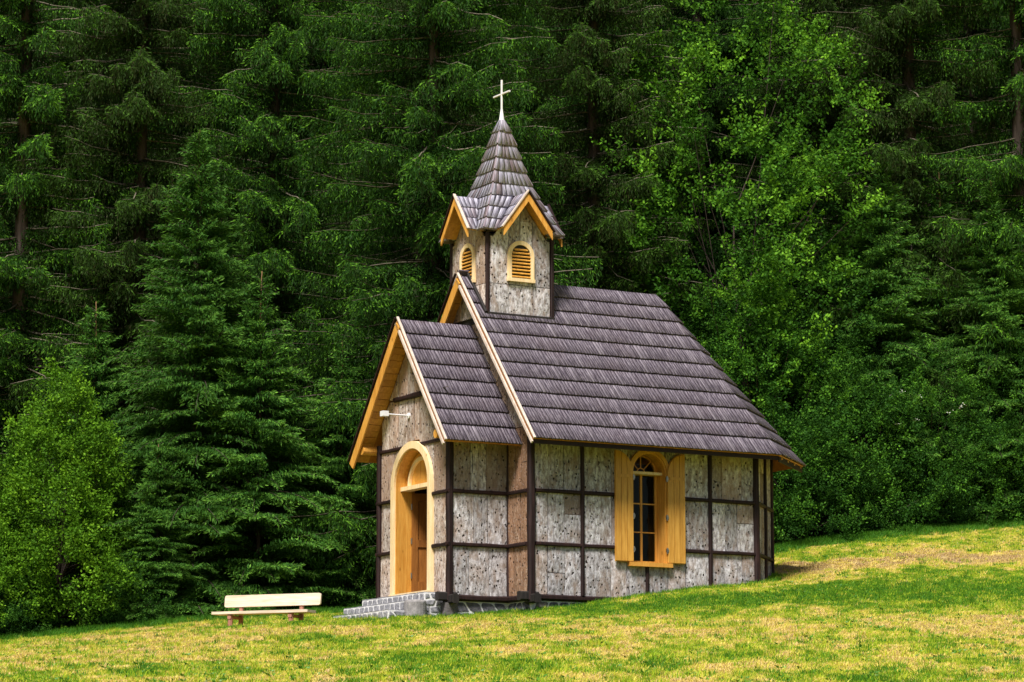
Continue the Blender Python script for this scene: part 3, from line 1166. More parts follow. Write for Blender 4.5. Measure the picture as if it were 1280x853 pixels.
# wall lamp on the porch gable
lamp_base = FFRONT.P(2.20, 3.24, .03)
m = MB()
m.cyl(FFRONT.P(2.2, 3.24, .03), FFRONT.P(2.2, 3.24, .07), .05, .05, 12)
lamp = m.build('lamp', 'white_paint', chapel)
m = MB()
m.cyl(FFRONT.P(2.2, 3.24, .06), FFRONT.P(2.2, 3.24, .48), .014, .014, 8)
m.build('arm', 'white_paint', lamp)
m = MB()
p = FFRONT.P(2.2, 3.24, .52)
m.box((p.x - .06, p.y - .06, p.z - .04), (p.x + .05, p.y + .06, p.z + .05))
m.build('lamp_head', 'white_paint', lamp)


# ------------------------------------------------------------------ shingles
def shingle_course(TL, TR, BL, BR, nrm, parent, mat='shingle', w=0.075, lift=0.05, th=0.024, over=0.10, lap_lift=0.012, clamp=None, name='shingle_course', v0=0.0):
    """one course between an upper edge TL-TR and a lower edge BL-BR"""
    TL, TR, BL, BR, nrm = map(lambda q: np.array(q, float), (TL, TR, BL, BR, nrm))
    Lb = np.linalg.norm(BR - BL)
    n = max(1, int(round(Lb / w)))
    e = np.cumsum(np.concatenate([[0], NR.uniform(.65, 1.35, n)]))
    e = e / e[-1]
    a, b = e[:-1] + .0, e[1:]
    g = 0.0035 / max(Lb, .05)
    down = (BL + BR) / 2 - (TL + TR) / 2
    dl = np.linalg.norm(down)
    dn = down / dl
    j = NR.uniform(-.006, .008, n)[:, None]
    lj = NR.uniform(-.5, 1.0, n)[:, None] * .008
    tlp = lambda s: TL + (TR - TL) * s[:, None] - dn * over
    blp = lambda s: BL + (BR - BL) * s[:, None]
    A, B = tlp(a + g), tlp(b - g)
    C, Dd = blp(a + g) + dn * j, blp(b - g) + dn * j
    top_n = nrm * (lap_lift)
    bot_n = nrm * lift
    V = np.stack([A + top_n, B + top_n, Dd + bot_n + nrm * lj, C + bot_n + nrm * lj,
                  A + top_n - nrm * th * .4, B + top_n - nrm * th * .4, Dd + bot_n - nrm * th + nrm * lj, C + bot_n - nrm * th + nrm * lj], 1).reshape(-1, 3)
    base = np.arange(n)[:, None, None] * 8
    fq = np.array([[0, 3, 2, 1], [3, 7, 6, 2], [0, 4, 7, 3], [1, 2, 6, 5], [4, 5, 6, 7]])
    F = (base + fq[None]).reshape(-1, 4)
    tint = np.repeat(NR.random(n), 8)
    su = (a * Lb)[:, None] + NR.random(n)[:, None] * 3
    wv = ((b - a) * Lb)[:, None]
    uo = NR.random(n)[:, None] * 9
    uv = np.stack([np.concatenate([su, su + wv, su + wv, su] * 2, 1), np.concatenate([uo, uo, uo + dl, uo + dl] * 2, 1)], -1).reshape(-1, 2)
    o = np_obj(name, V, F, mat, parent, tint=tint, uv=uv)
    o['kind'] = 'stuff'
    return o


def slab_poly(pts, nrm, t, name, mat, parent):
    n = len(pts)
    nrm = Vector(nrm)
    vs = [Vector(p) for p in pts] + [Vector(p) - nrm * t for p in pts]
    fs = [tuple(range(n)), tuple(range(2 * n - 1, n - 1, -1))] + [(i, n + i, n + (i + 1) % n, (i + 1) % n) for i in range(n)]
    m = MB()
    m.add(vs, fs)
    return m.build(name, mat, parent)


def roof_slope(TL, TR, BL, BR, courses, parent, name='roof_slope', w=.075, mat='shingle', clip=None, deckt=.035, eave=.03):
    """planar slope: deck plus shingle courses; shingles run straight down the fall line"""
    TL, TR, BL, BR = map(Vector, (TL, TR, BL, BR))
    nrm = (BR - BL).cross(TL - BL).normalized()
    if nrm.z < 0:
        nrm = -nrm
    deck = slab_poly([TL, TR, BR, BL], nrm, deckt, name, 'pine_deep', parent)
    for k in range(courses):
        a, b = k / courses, (k + 1) / courses
        ex = .03 if k == courses - 1 else 0.0
        tl, tr = TL.lerp(BL, a), TR.lerp(BR, a)
        bl, br = TL.lerp(BL, b + ex / 4), TR.lerp(BR, b + ex / 4)
        across = (BR - BL).normalized()
        # straight shingles: make the upper edge as wide as the lower one, then pull the last ones in
        shingle_course(tl, tr, bl, br, nrm, deck, mat, w)
    return deck


def main_slope(TL, TR, BL, BR, courses, parent, name, w=.058):
    """like roof_slope but with every shingle parallel to the fall line, cut off at hips"""
    TL, TR, BL, BR = map(Vector, (TL, TR, BL, BR))
    ac = (BR - BL).normalized()
    nrm = ac.cross(TL - BL).normalized()
    if nrm.z < 0:
        nrm = -nrm
    dn = (ac.cross(nrm)).normalized()
    if dn.z > 0:
        dn = -dn
    deck = slab_poly([TL, TR, BR, BL], nrm, .035, name, 'pine_deep', parent)
    Ls = (BL - TL).dot(dn)
    x0T, x1T = (TL - BL).dot(ac), (TR - BL).dot(ac)
    x0B, x1B = 0.0, (BR - BL).dot(ac)
    org = BL - dn * Ls
    exp = Ls / courses
    for k in range(courses):
        s0, s1 = k * exp, (k + 1) * exp + (.03 if k == courses - 1 else 0)
        xl = lambda s: x0T + (x0B - x0T) * min(1, s / Ls)
        xr = lambda s: x1T + (x1B - x1T) * min(1, s / Ls)
        A, B = min(xl(s0), xl(s1)), max(xr(s0), xr(s1))
        n = max(1, int((B - A) / w))
        e = np.cumsum(np.concatenate([[0], NR.uniform(.6, 1.4, n)]))
        e = A + e / e[-1] * (B - A)
        V, T, UV = [], [], []
        for a, b in zip(e[:-1], e[1:]):
            a += .0035
            b -= .0035
            st, sb = s0 - .09 if k else s0, s1 + NR.uniform(-.005, .006)
            ta, tb = min(max(a, xl(st)), xr(st)), min(max(b, xl(st)), xr(st))
            ba, bb = min(max(a, xl(sb)), xr(sb)), min(max(b, xl(sb)), xr(sb))
            if bb - ba < .008:
                continue
            lf = .056 + NR.uniform(-.002, .003)
            top = .012
            P = lambda x, s, h: org + ac * x + dn * s + nrm * h
            V += [P(ta, st, top), P(tb, st, top), P(bb, sb, lf), P(ba, sb, lf), P(ta, st, top - .01), P(tb, st, top - .01), P(bb, sb, lf - .024), P(ba, sb, lf - .024)]
            T += [NR.random()] * 8
            ou, ov = NR.random() * 9, NR.random() * 9
            UV += [(a + ou, st + ov), (b + ou, st + ov), (b + ou, sb + ov), (a + ou, sb + ov)] * 2
        n = len(V) // 8
        F = (np.arange(n)[:, None, None] * 8 + np.array([[0, 3, 2, 1], [3, 7, 6, 2], [0, 4, 7, 3], [1, 2, 6, 5], [4, 5, 6, 7]])[None]).reshape(-1, 4)
        o = np_obj('shingle_course', np.array([tuple(v) for v in V]), F, 'shingle', deck, tint=T, uv=UV)
        o['kind'] = 'stuff'
    return deck


ROOF = chapel
NF, RE = -.3125, 3.80
EA, EB = 4.66, 5.97           # eave corners along x: side to chamfer, chamfer to end
EBy = 0.55
r_ = (RE, HALF, RZ)
main_slope((NF, HALF, RZ), r_, (NF, -OVE, EZ), (EA, -OVE, EZ), 11, ROOF, 'nave_roof')
main_slope(r_, (NF, HALF, RZ), (EA, WN + OVE, EZ), (NF, WN + OVE, EZ), 11, ROOF, 'nave_roof')
main_slope(r_, (RE + .001, HALF + .0, RZ), (EA, -OVE, EZ), (EB, EBy, EZ), 11, ROOF, 'apse_roof')
main_slope(r_, (RE + .001, HALF + .001, RZ), (EB, EBy, EZ), (EB, WN - EBy, EZ), 11, ROOF, 'apse_roof')
main_slope(r_, (RE + .001, HALF + .001, RZ), (EB, WN - EBy, EZ), (EA, WN + OVE, EZ), 11, ROOF, 'apse_roof')
PF, PB = -PL - .363, -.04
main_slope((PF, HALF, PRZ), (PB, HALF, PRZ), (PF, PS - POV, PEZ), (PB + .02, PS - POV, PEZ), 8, ROOF, 'porch_roof')
main_slope((PB, HALF, PRZ), (PF, HALF, PRZ), (PB, WN - PS + POV, PEZ), (PF, WN - PS + POV, PEZ), 8, ROOF, 'porch_roof')

# boards, rakes, soffits
for (xf, rz, hw, ez, sl) in ((NF, RZ, HALF + OVE, EZ, SLN), (PF, PRZ, PW / 2 + POV, PEZ, SLP)):
    for sg in (-1, 1):
        yE = HALF + sg * hw
        d = Vector((0, yE - HALF, ez - rz)).normalized()
        nn = Vector((0, sg * math.sin(math.atan(sl)), math.cos(math.atan(sl))))
        # light cap strip on the shingle edge
        m = MB()
        a = Vector((xf - .02, HALF, rz)) + nn * .055
        b = Vector((xf - .02, yE, ez)) + nn * .055 + d * .05
        m.log(a, b, .042, .03, side=(1, 0, 0), seg=5, jit=.04, bev=.15)
        m.build('rake_cap', 'rake_wood' if sg < 0 else 'timber_dark', ROOF)
        # barge board under the edge
        m = MB()
        h_ = .17 if sg > 0 else .045
        a = Vector((xf - .035, HALF + sg * .0, rz - .035 / math.cos(math.atan(sl))))
        b = Vector((xf - .035, yE, ez - .035 / math.cos(math.atan(sl))))
        v = nn * -h_
        t = Vector((.03, 0, 0))
        m.hexa([a + v, b + v, b + v + t, a + v + t, a, b, b + t, a + t])
        m.build('barge_board', 'rake_wood' if sg < 0 else 'pine_varnished', ROOF)
        # soffit boards running along the overhang
        Ls = (Vector((0, yE, ez)) - Vector((0, HALF, rz))).length
        xb = -PL - .04 if xf == PF else -.04
        nbd = int(Ls / .13)
        for i in range(nbd):
            s0, s1 = Ls * i / nbd + .004, Ls * (i + 1) / nbd - .004
            off = nn * -(.037 + (.012 if i % 2 else .018))
            p = lambda x, s: Vector((x, HALF, rz)) + d * s + off
            m = MB()
            m.hexa([p(xf, s0), p(xf, s1), p(xb, s1), p(xb, s0)] + [q - off * .3 for q in (p(xf, s0), p(xf, s1), p(xb, s1), p(xb, s0))])
            m.build('soffit_board', 'pine_varnished', ROOF)
# purlin ends under the porch gable, wall plates
for y, z in ((WN - PS + .12, 2.74), (PS - .12, 2.74)):
    m = MB()
    m.cyl((PF + .02, y, z), (-PL + .3, y, z), .075, .075, 12)
    m.build('purlin', 'pine_varnished', ROOF)
m = MB()
m.cyl((NF + .03, WN + .15, 2.95), (.2, WN + .15, 2.95), .075, .075, 12)
m.build('purlin', 'pine_varnished', ROOF)
m = MB()
m.log((0.05, -.04, ZT - .10), (NAVE_L, -.04, ZT - .10), .10, .12, seg=1)
m.build('wall_plate', 'timber_black', ROOF)
# rafter tails below the side eave and the apse eave
for i in range(9):
    x = .15 + i * .54
    m = MB()
    zb = lambda y: nave_roof_z(y) - .12
    m.log((x, -.02, zb(-.02)), (x, -.57, zb(-.57)), .07, .09, seg=1, bev=.1)
    m.build('rafter_tail', 'timber_black', ROOF)
for i, t in enumerate((.08, .36, .64, .92)):
    e = Vector((EA, -OVE, EZ)).lerp(Vector((EB, EBy, EZ)), t)
    top = Vector(r_)
    d = (e - top).normalized()
    m = MB()
    a = top + d * ((e - top).length - .75)
    b = top + d * ((e - top).length - .05)
    m.log(a - Vector((0, 0, .11)), b - Vector((0, 0, .11)), .06, .08, seg=1, bev=.1)
    m.build('rafter_tail', 'pine_varnished', ROOF)
m = MB()
m.log((EA - .02, -OVE + .02, EZ - .07), (EB - .02, EBy + .02, EZ - .07), .03, .09, side=(.7, -.7, 0), seg=1, bev=.05)
m.build('fascia', 'timber_dark', ROOF)
m = MB()
m.log((NF + .02, -OVE + .03, EZ - .05), (EA - .03, -OVE + .03, EZ - .05), .03, .07, side=(0, 1, 0), seg=1, bev=.05)
m.build('fascia', 'timber_dark', ROOF)
# ridge boards
m = MB()
m.log((NF, HALF - .03, RZ + .055), (-.10, HALF - .03, RZ + .055), .10, .03, side=(0, 1, -.9), seg=1, bev=.1)
m.build('ridge_board', 'shingle', ROOF)

# ------------------------------------------------------------------ belfry
UT, TA = .575, .632
TY0, TY1 = HALF - TA, HALF + TA
TZ0, TZE = 5.02, 6.46
m = MB()
m.box((UT - TA, TY0, 4.9), (UT + TA, TY1, TZE - .02))
belfry = m.build('belfry', 'timber_black', chapel)
tf = [Face((UT - TA, TY0, 0), (1, 0, 0), (0, -1, 0)), Face((UT - TA, TY0, 0), (0, 1, 0), (-1, 0, 0)),
      Face((UT + TA, TY0, 0), (0, 1, 0), (1, 0, 0)), Face((UT - TA, TY1, 0), (1, 0, 0), (0, 1, 0))]
GR, GH = 7.18, .47          # gable ridge height and half span
GSL = (GR - 6.56) / GH
LW, LZ0, LZS = .19, 5.68, 6.09


def gz(s):
    return GR - abs(s - TA) * GSL - .07


for k, f in enumerate(tf):
    mat = 'bark_warm' if k == 1 else 'bark_grey'
    for rows in ((TZ0 - .02, 5.56), (5.56, None)):
        z0, z1 = rows
        for a, b in ((.03, .40), (.40, TA), (TA, .88), (.88, 2 * TA - .03)):
            if z1:
                if a == .40:
                    panel(f, .40, .90, z0, z1, mat, belfry)
                elif a == TA:
                    continue
                else:
                    panel(f, a if a < .5 else .90, b, z0, z1, mat, belfry)
            else:
                lo = 5.56
                panel(f, a, b, lo, lambda s: min(6.72, max(gz(s), 6.40)), mat, belfry)
        if not z1:
            m = MB()
            m.add([f.P(.05, 6.3, -.01), f.P(2 * TA - .05, 6.3, -.01), f.P(TA + .35, gz(TA + .35), -.01), f.P(TA, GR - .08, -.01), f.P(TA - .35, gz(TA - .35), -.01)], [(0, 1, 2, 3, 4)])
            m.build('gable_backing', 'bark_warm', belfry)
            for a, b in ((TA - .33, TA), (TA, TA + .33)):
                panel(f, a, b, 6.7, lambda s: max(gz(s), 6.705), mat, belfry)
    # louvred opening
    o = arch_ring(f, TA, LW, LW + .075, LZS, LZ0, .02, .075, 14)
    w_ = o.build('louvre_frame', 'pine_pale', belfry)
    m = MB()
    m.hexa([f.P(TA - LW - .085, LZ0 - .06, .03), f.P(TA + LW + .085, LZ0 - .06, .03), f.P(TA + LW + .085, LZ0 - .06, .09), f.P(TA - LW - .085, LZ0 - .06, .09),
            f.P(TA - LW - .085, LZ0, .03), f.P(TA + LW + .085, LZ0, .03), f.P(TA + LW + .085, LZ0, .09), f.P(TA - LW - .085, LZ0, .09)])
    m.build('louvre_sill', 'pine_pale', belfry)
    m = MB()
    n = 12
    arc = [(TA + LW * math.cos(math.pi * i / n), LZS + LW * math.sin(math.pi * i / n)) for i in range(n + 1)]
    m.add([f.P(TA - LW, LZ0, .046), f.P(TA + LW, LZ0, .046)] + [f.P(x, z, .046) for x, z in arc], [tuple(range(n + 3))])
    m.build('louvre_backing', 'timber_black', belfry)
    ns = 10
    for i in range(ns):
        z = LZ0 + .035 + i * .060
        hw = LW if z + .03 < LZS else math.sqrt(max(0.0, LW ** 2 - (z + .03 - LZS) ** 2))
        if hw < .05:
            continue
        m = MB()
        m.hexa([f.P(TA - hw, z - .022, .072), f.P(TA + hw, z - .022, .072), f.P(TA + hw, z + .008, .05), f.P(TA - hw, z + .008, .05),
                f.P(TA - hw, z - .008, .078), f.P(TA + hw, z - .008, .078), f.P(TA + hw, z + .018, .053), f.P(TA - hw, z + .018, .053)])
        m.build('slat', 'pine_varnished', belfry)
for x, y in ((UT - TA, TY0), (UT + TA, TY0), (UT - TA, TY1), (UT + TA, TY1)):
    m = MB()
    sx, sy = (-.02 if x < UT else .02), (-.02 if y < HALF else .02)
    m.log((x + sx, y + sy, 4.95 if y < HALF else 5.0), (x + sx, y + sy, TZE), .065, .065, side=(1, 0, 0), seg=5, jit=.08)
    m.build('corner_post', 'timber_dark', belfry)
# dark flashing boards at the foot
m = MB()
m.box((UT - TA - .05, TY0 - .075, 4.82), (UT + TA + .05, TY0 - .03, 5.04))
m.build('flashing', 'timber_black', belfry)
for sg in (-1, 1):
    m = MB()
    a = Vector((UT - TA - .07, HALF, RZ + .09))
    b = Vector((UT - TA - .07, HALF + sg * .70, RZ + .09 - .70 * SLN))
    m.log(a, b, .05, .07, side=(1, 0, 0), seg=1)
    m.build('flashing', 'timber_black', belfry)

# spire: bell-cast pyramid
PROF = [(8.70, .015), (8.45, .10), (8.19, .165), (7.94, .228), (7.69, .295), (7.44, .370), (7.20, .465), (6.97, .565), (6.73, .675), (6.51, .785)]
m = MB()
vs, fs = [], []
for z, r in PROF:
    rr_ = min(r, .54)
    vs += [(UT - rr_, HALF - rr_, z), (UT + rr_, HALF - rr_, z), (UT + rr_, HALF + rr_, z), (UT - rr_, HALF + rr_, z)]
for i in range(len(PROF) - 1):
    for k in range(4):
        k2 = (k + 1) % 4
        fs.append((i * 4 + k2, i * 4 + k, (i + 1) * 4 + k, (i + 1) * 4 + k2))
L_ = (len(PROF) - 1) * 4
fs.append((L_ + 3, L_ + 2, L_ + 1, L_))
fs.append((0, 1, 2, 3))
m.add(vs, fs)
m.build('spire', 'shingle_silver', belfry)
DIRS = [((-1, -1), (1, -1), (0, -1, 0)), ((-1, 1), (-1, -1), (-1, 0, 0)), ((1, -1), (1, 1), (1, 0, 0)), ((1, 1), (-1, 1), (0, 1, 0))]
for i in range(len(PROF) - 1):
    (z0, r0), (z1, r1) = PROF[i], PROF[i + 1]
    for a, b, nm in DIRS:
        rb = r1 + .03
        zb = z1 - .02
        sl = math.atan2(z0 - z1, r1 - r0)
        nn = Vector((nm[0] * math.sin(sl), nm[1] * math.sin(sl), math.cos(sl)))
        A_, B_, N_ = Vector((*a, 0)), Vector((*b, 0)), Vector(nm)
        along = (B_ - A_) / 2
        pt = lambda r, s, z: Vector((UT, HALF, z)) + N_ * r + along * s
        g0, g1 = (GR + .03 - z0) / GSL, (GR + .03 - zb) / GSL
        if g1 <= .10:
            pcs = [(-r0, r0, -rb, rb)]
        else:
            g0 = max(0.0, g0)
            pcs = [(-r0, -g0, -rb, -g1), (g0, r0, g1, rb)]
        for t0, t1, b0, b1 in pcs:
            if len(pcs) > 1:
                slab_poly([pt(r0, t0, z0), pt(r0, t1, z0), pt(rb, b1, zb), pt(rb, b0, zb)], nn, .03, 'skirt', 'shingle_silver', belfry)
            shingle_course(pt(r0, t0, z0), pt(r0, t1, z0), pt(rb, b0, zb), pt(rb, b1, zb), nn, belfry, 'shingle_silver', .105, lift=.022, th=.022, over=.05 if i else 0)
for sx, sy in ((-1, -1), (1, -1), (-1, 1), (1, 1)):
    m = MB()
    for i in range(1, len(PROF) - 1):
        (z0, r0), (z1, r1) = PROF[i], PROF[i + 1]
        m.log((UT + sx * (r0 + .005), HALF + sy * (r0 + .005), z0 + .005), (UT + sx * (r1 + .035), HALF + sy * (r1 + .035), z1 - .0), .026, .015, side=(sx, -sy, 0), seg=1, bev=.3)
    m.build('hip_cap', 'shingle_silver', belfry)
m = MB()
m.cyl((UT, HALF, 8.42), (UT, HALF, 8.62), .135, .055, 10)
m.cyl((UT, HALF, 8.62), (UT, HALF, 8.90), .055, .014, 10)
m.build('finial', 'white_paint', belfry)
m = MB()
m.log((UT, HALF, 8.80), (UT, HALF, 9.40), .034, .034, side=(1, 0, 0), seg=1)
m.log((UT, HALF - .29, 9.14), (UT, HALF + .29, 9.14), .03, .034, side=(1, 0, 0), seg=1)
m.build('cross', 'cross', belfry)
# four small gables
GO = TA + .32
for nm, al_ in (((0, -1, 0), (1, 0, 0)), ((-1, 0, 0), (0, 1, 0)), ((1, 0, 0), (0, 1, 0)), ((0, 1, 0), (1, 0, 0))):
    nmv, av = Vector(nm), Vector(al_)
    C0 = Vector((UT, HALF, 0))
    for sg in (-1, 1):
        P = lambda out, s, z: C0 + nmv * out + av * (s * sg) + Vector((0, 0, z))
        inner_t, inner_b = .45, .62
        n2 = (av * sg * math.sin(math.atan(GSL)) + Vector((0, 0, math.cos(math.atan(GSL)))))
        slab_poly([P(inner_t, 0, GR), P(GO, 0, GR), P(GO, GH + .03, GR - (GH + .03) * GSL), P(inner_b, GH + .03, GR - (GH + .03) * GSL)], n2, .03, 'gable_roof', 'pine_varnished', belfry)
        for k in range(3):
            s0, s1 = GH * k / 3, GH * (k + 1) / 3 + (.05 if k == 2 else .015)
            i0 = inner_t + (inner_b - inner_t) * k / 3
            i1 = inner_t + (inner_b - inner_t) * (k + 1) / 3
            shingle_course(P(i0, s0, GR - s0 * GSL), P(GO, s0, GR - s0 * GSL), P(i1, s1, GR - s1 * GSL), P(GO, s1, GR - s1 * GSL), n2, belfry,
                           'shingle_silver', .085, lift=.030, th=.022, over=.04 if k else 0)
        m = MB()
        a, b = P(GO + .012, 0, GR - .045), P(GO + .012, GH + .02, GR - (GH + .02) * GSL - .045)
        h_ = Vector((0, 0, -.12))
        t = nmv * -.025
        m.hexa([a + h_, b + h_, b + h_ + t, a + h_ + t, a, b, b + t, a + t])
        m.build('barge_board', 'pine_varnished', belfry)
        m = MB()
        m.log(P(GO + .01, 0, GR + .035), P(GO + .01, GH + .06, GR - (GH + .06) * GSL + .035), .05, .025, side=nm, seg=1, bev=.1)
        m.build('rake_cap', 'rake_wood' if (nm[1] < 0 or nm[0] < 0) and sg < 0 else 'timber_dark', belfry)
        for q in range(5):
            s0, s1 = GH * q / 5 + .003, GH * (q + 1) / 5 - .003
            m = MB()
            zz = lambda s: GR - s * GSL - .05 - (.006 if q % 2 else 0)
            m.hexa([P(TA + .03, s0, zz(s0)), P(GO - .02, s0, zz(s0)), P(GO - .02, s1, zz(s1)), P(TA + .03, s1, zz(s1)),
                    P(TA + .03, s0, zz(s0) + .012), P(GO - .02, s0, zz(s0) + .012), P(GO - .02, s1, zz(s1) + .012), P(TA + .03, s1, zz(s1) + .012)])
            m.build('soffit_board', 'pine_varnished', belfry)

# ------------------------------------------------------------------ steps and stone block
LOC = Matrix.Translation((CX, CY, Z0)) @ Matrix.Rotation(math.pi / 2 - AL, 4, 'Z')


def child_of_chapel_frame(name, label, cat, u, v, z):
    w = LOC @ Vector((u, v, z))
    o = thing(name, label, cat, w, math.pi / 2 - AL)
    return o


steps = child_of_chapel_frame('stone_steps', 'low grey stone steps with pale mortar joints leading up to the open chapel door', 'steps', -PL, HALF, 0)
SB = Matrix.Translation((0, 0, 0))
for k, (d, top, va, vb) in enumerate(((.40, .09, -1.12, 1.20), (.75, -.07, -1.12, 1.22), (1.08, -.23, -1.12, 1.26))):
    m = MB()
    m.box((-d, va, -.95), (-(d - .40) + .06, vb, top - .01))
    st = m.build('step', 'mortar', steps)
    zlo = top - .155
    stones(Face((-d, 0, 0), (0, 1, 0), (-1, 0, 0)), va, vb, zlo, top - .008, .20, st, 'stone_step', True)
    stones(Face((0, va, 0), (1, 0, 0), (0, -1, 0)), -d, -(d - .40), zlo - .3, top - .008, .17, st, 'stone_step', True)
    nn_ = 8
    for i in range(nn_):
        m = MB()
        y0, y1 = va + (vb - va) * i / nn_ + .01, va + (vb - va) * (i + 1) / nn_ - .01
        m.box((-d, y0, top - .012), (-(d - .38), y1, top + .004), .003)
        m.build('stone', 'stone_step', st)
blk = MB()
n = 18
vs = []
for z, r in ((-.7, .19), (.0, .19), (.025, .183), (.04, .165)):
    for i in range(n):
        t = 2 * math.pi * i / n
        q = r * (1 + .03 * math.sin(3 * t + 1) + R.uniform(-.012, .012))
        vs.append((q * math.cos(t), q * math.sin(t), z))
fs = [tuple(range(3 * n, 4 * n))] + [(a * n + i, a * n + (i + 1) % n, (a + 1) * n + (i + 1) % n, (a + 1) * n + i) for a in range(3) for i in range(n)]
blk.add(vs, fs)
o = blk.build('stone_block', 'concrete')
o.location = LOC @ Vector((-1.74, .88, -.10))
tag(o, 'round upright grey concrete block standing beside the chapel steps', 'stone block')

# ------------------------------------------------------------------ bench
ba = math.radians(-22)
bz = hz(BENCH.x, BENCH.y)
bz = at(336, 766, 50.6).z - .40
bench = thing('park_bench', 'rustic wooden bench with one pale backrest plank on the grass left of the chapel', 'bench',
              (BENCH.x - .08, BENCH.y, bz), ba)


def rounded_plank(m, w, h, t, cx, cy, cz, tilt=0.0, r=.035):
    pts = []
    for sx, sz, a0 in ((1, 1, 0), (-1, 1, 90), (-1, -1, 180), (1, -1, 270)):
        for k in range(4):
            a = math.radians(a0 + 30 * k)
            pts.append((sx * (w / 2 - r) + r * math.cos(a), sz * (h / 2 - r) + r * math.sin(a)))
    n = len(pts)
    rot = Matrix.Rotation(tilt, 4, 'X')
    vs = [rot @ Vector((x, -t / 2, z)) + Vector((cx, cy, cz)) for x, z in pts] + [rot @ Vector((x, t / 2, z)) + Vector((cx, cy, cz)) for x, z in pts]
    m.add(vs, [tuple(range(n)), tuple(range(2 * n - 1, n - 1, -1))] + [(i, n + i, n + (i + 1) % n, (i + 1) % n) for i in range(n)])


m = MB()
rounded_plank(m, 1.78, .20, .04, .06, .20, .615, -.12)
m.build('backrest', 'bench_plank', bench)
m = MB()
rounded_plank(m, 1.78, .36, .045, 0, -.02, .40, math.pi / 2, .03)
m.build('seat', 'bench_plank', bench)
for x in (-.56, .56):
    m = MB()
    m.log((x, -.13, -.25), (x, -.13, .378), .08, .08, seg=3, jit=.05, bev=.3)
    m.build('leg', 'bench_log', bench)
    m = MB()
    m.log((x + .03, .14, -.25), (x + .03, .235, .70), .075, .06, side=(1, 0, 0), seg=3, jit=.03)
    m.build('back_post', 'bench_log', bench)
    m = MB()
    m.log((x, -.18, .325), (x, .17, .335), .07, .055, seg=1)
    m.build('bracket', 'bench_log', bench)


# ------------------------------------------------------------------ vegetation
def unit(a):
    return a / (np.linalg.norm(a, axis=-1, keepdims=True) + 1e-9)


def rhombi(p, d, l, w, rng):
    """leaf or needle-spray shaped quads: base, side, tip, side"""
    d = unit(d)
    r = rng.normal(size=d.shape)
    s = unit(np.cross(d, r))
    mid = p + d * (l * .45)[:, None]
    V = np.stack([p, mid + s * (w / 2)[:, None], p + d * l[:, None], mid - s * (w / 2)[:, None]], 1).reshape(-1, 3)
    return V, np.arange(len(p) * 4).reshape(-1, 4)


def tubes(lines, sides=3):
    """lines: list of (points (n,3), radii (n,))"""
    V, F, b = [], [], 0
    for P, r in lines:
        P = np.asarray(P, float)
        n = len(P)
        d = unit(np.gradient(P, axis=0))
        a = unit(np.cross(d, np.array([0.13, 0.31, 0.94]) + 0 * d))
        c = np.cross(d, a)
        for i in range(n):
            for k in range(sides):
                t = 2 * math.pi * k / sides
                V.append(P[i] + (a[i] * math.cos(t) + c[i] * math.sin(t)) * r[i])
        for i in range(n - 1):
            for k in range(sides):
                k2 = (k + 1) % sides
                F.append((b + i * sides + k, b + i * sides + k2, b + (i + 1) * sides + k2, b + (i + 1) * sides + k))
        b += n * sides
    return np.array(V), np.array(F)


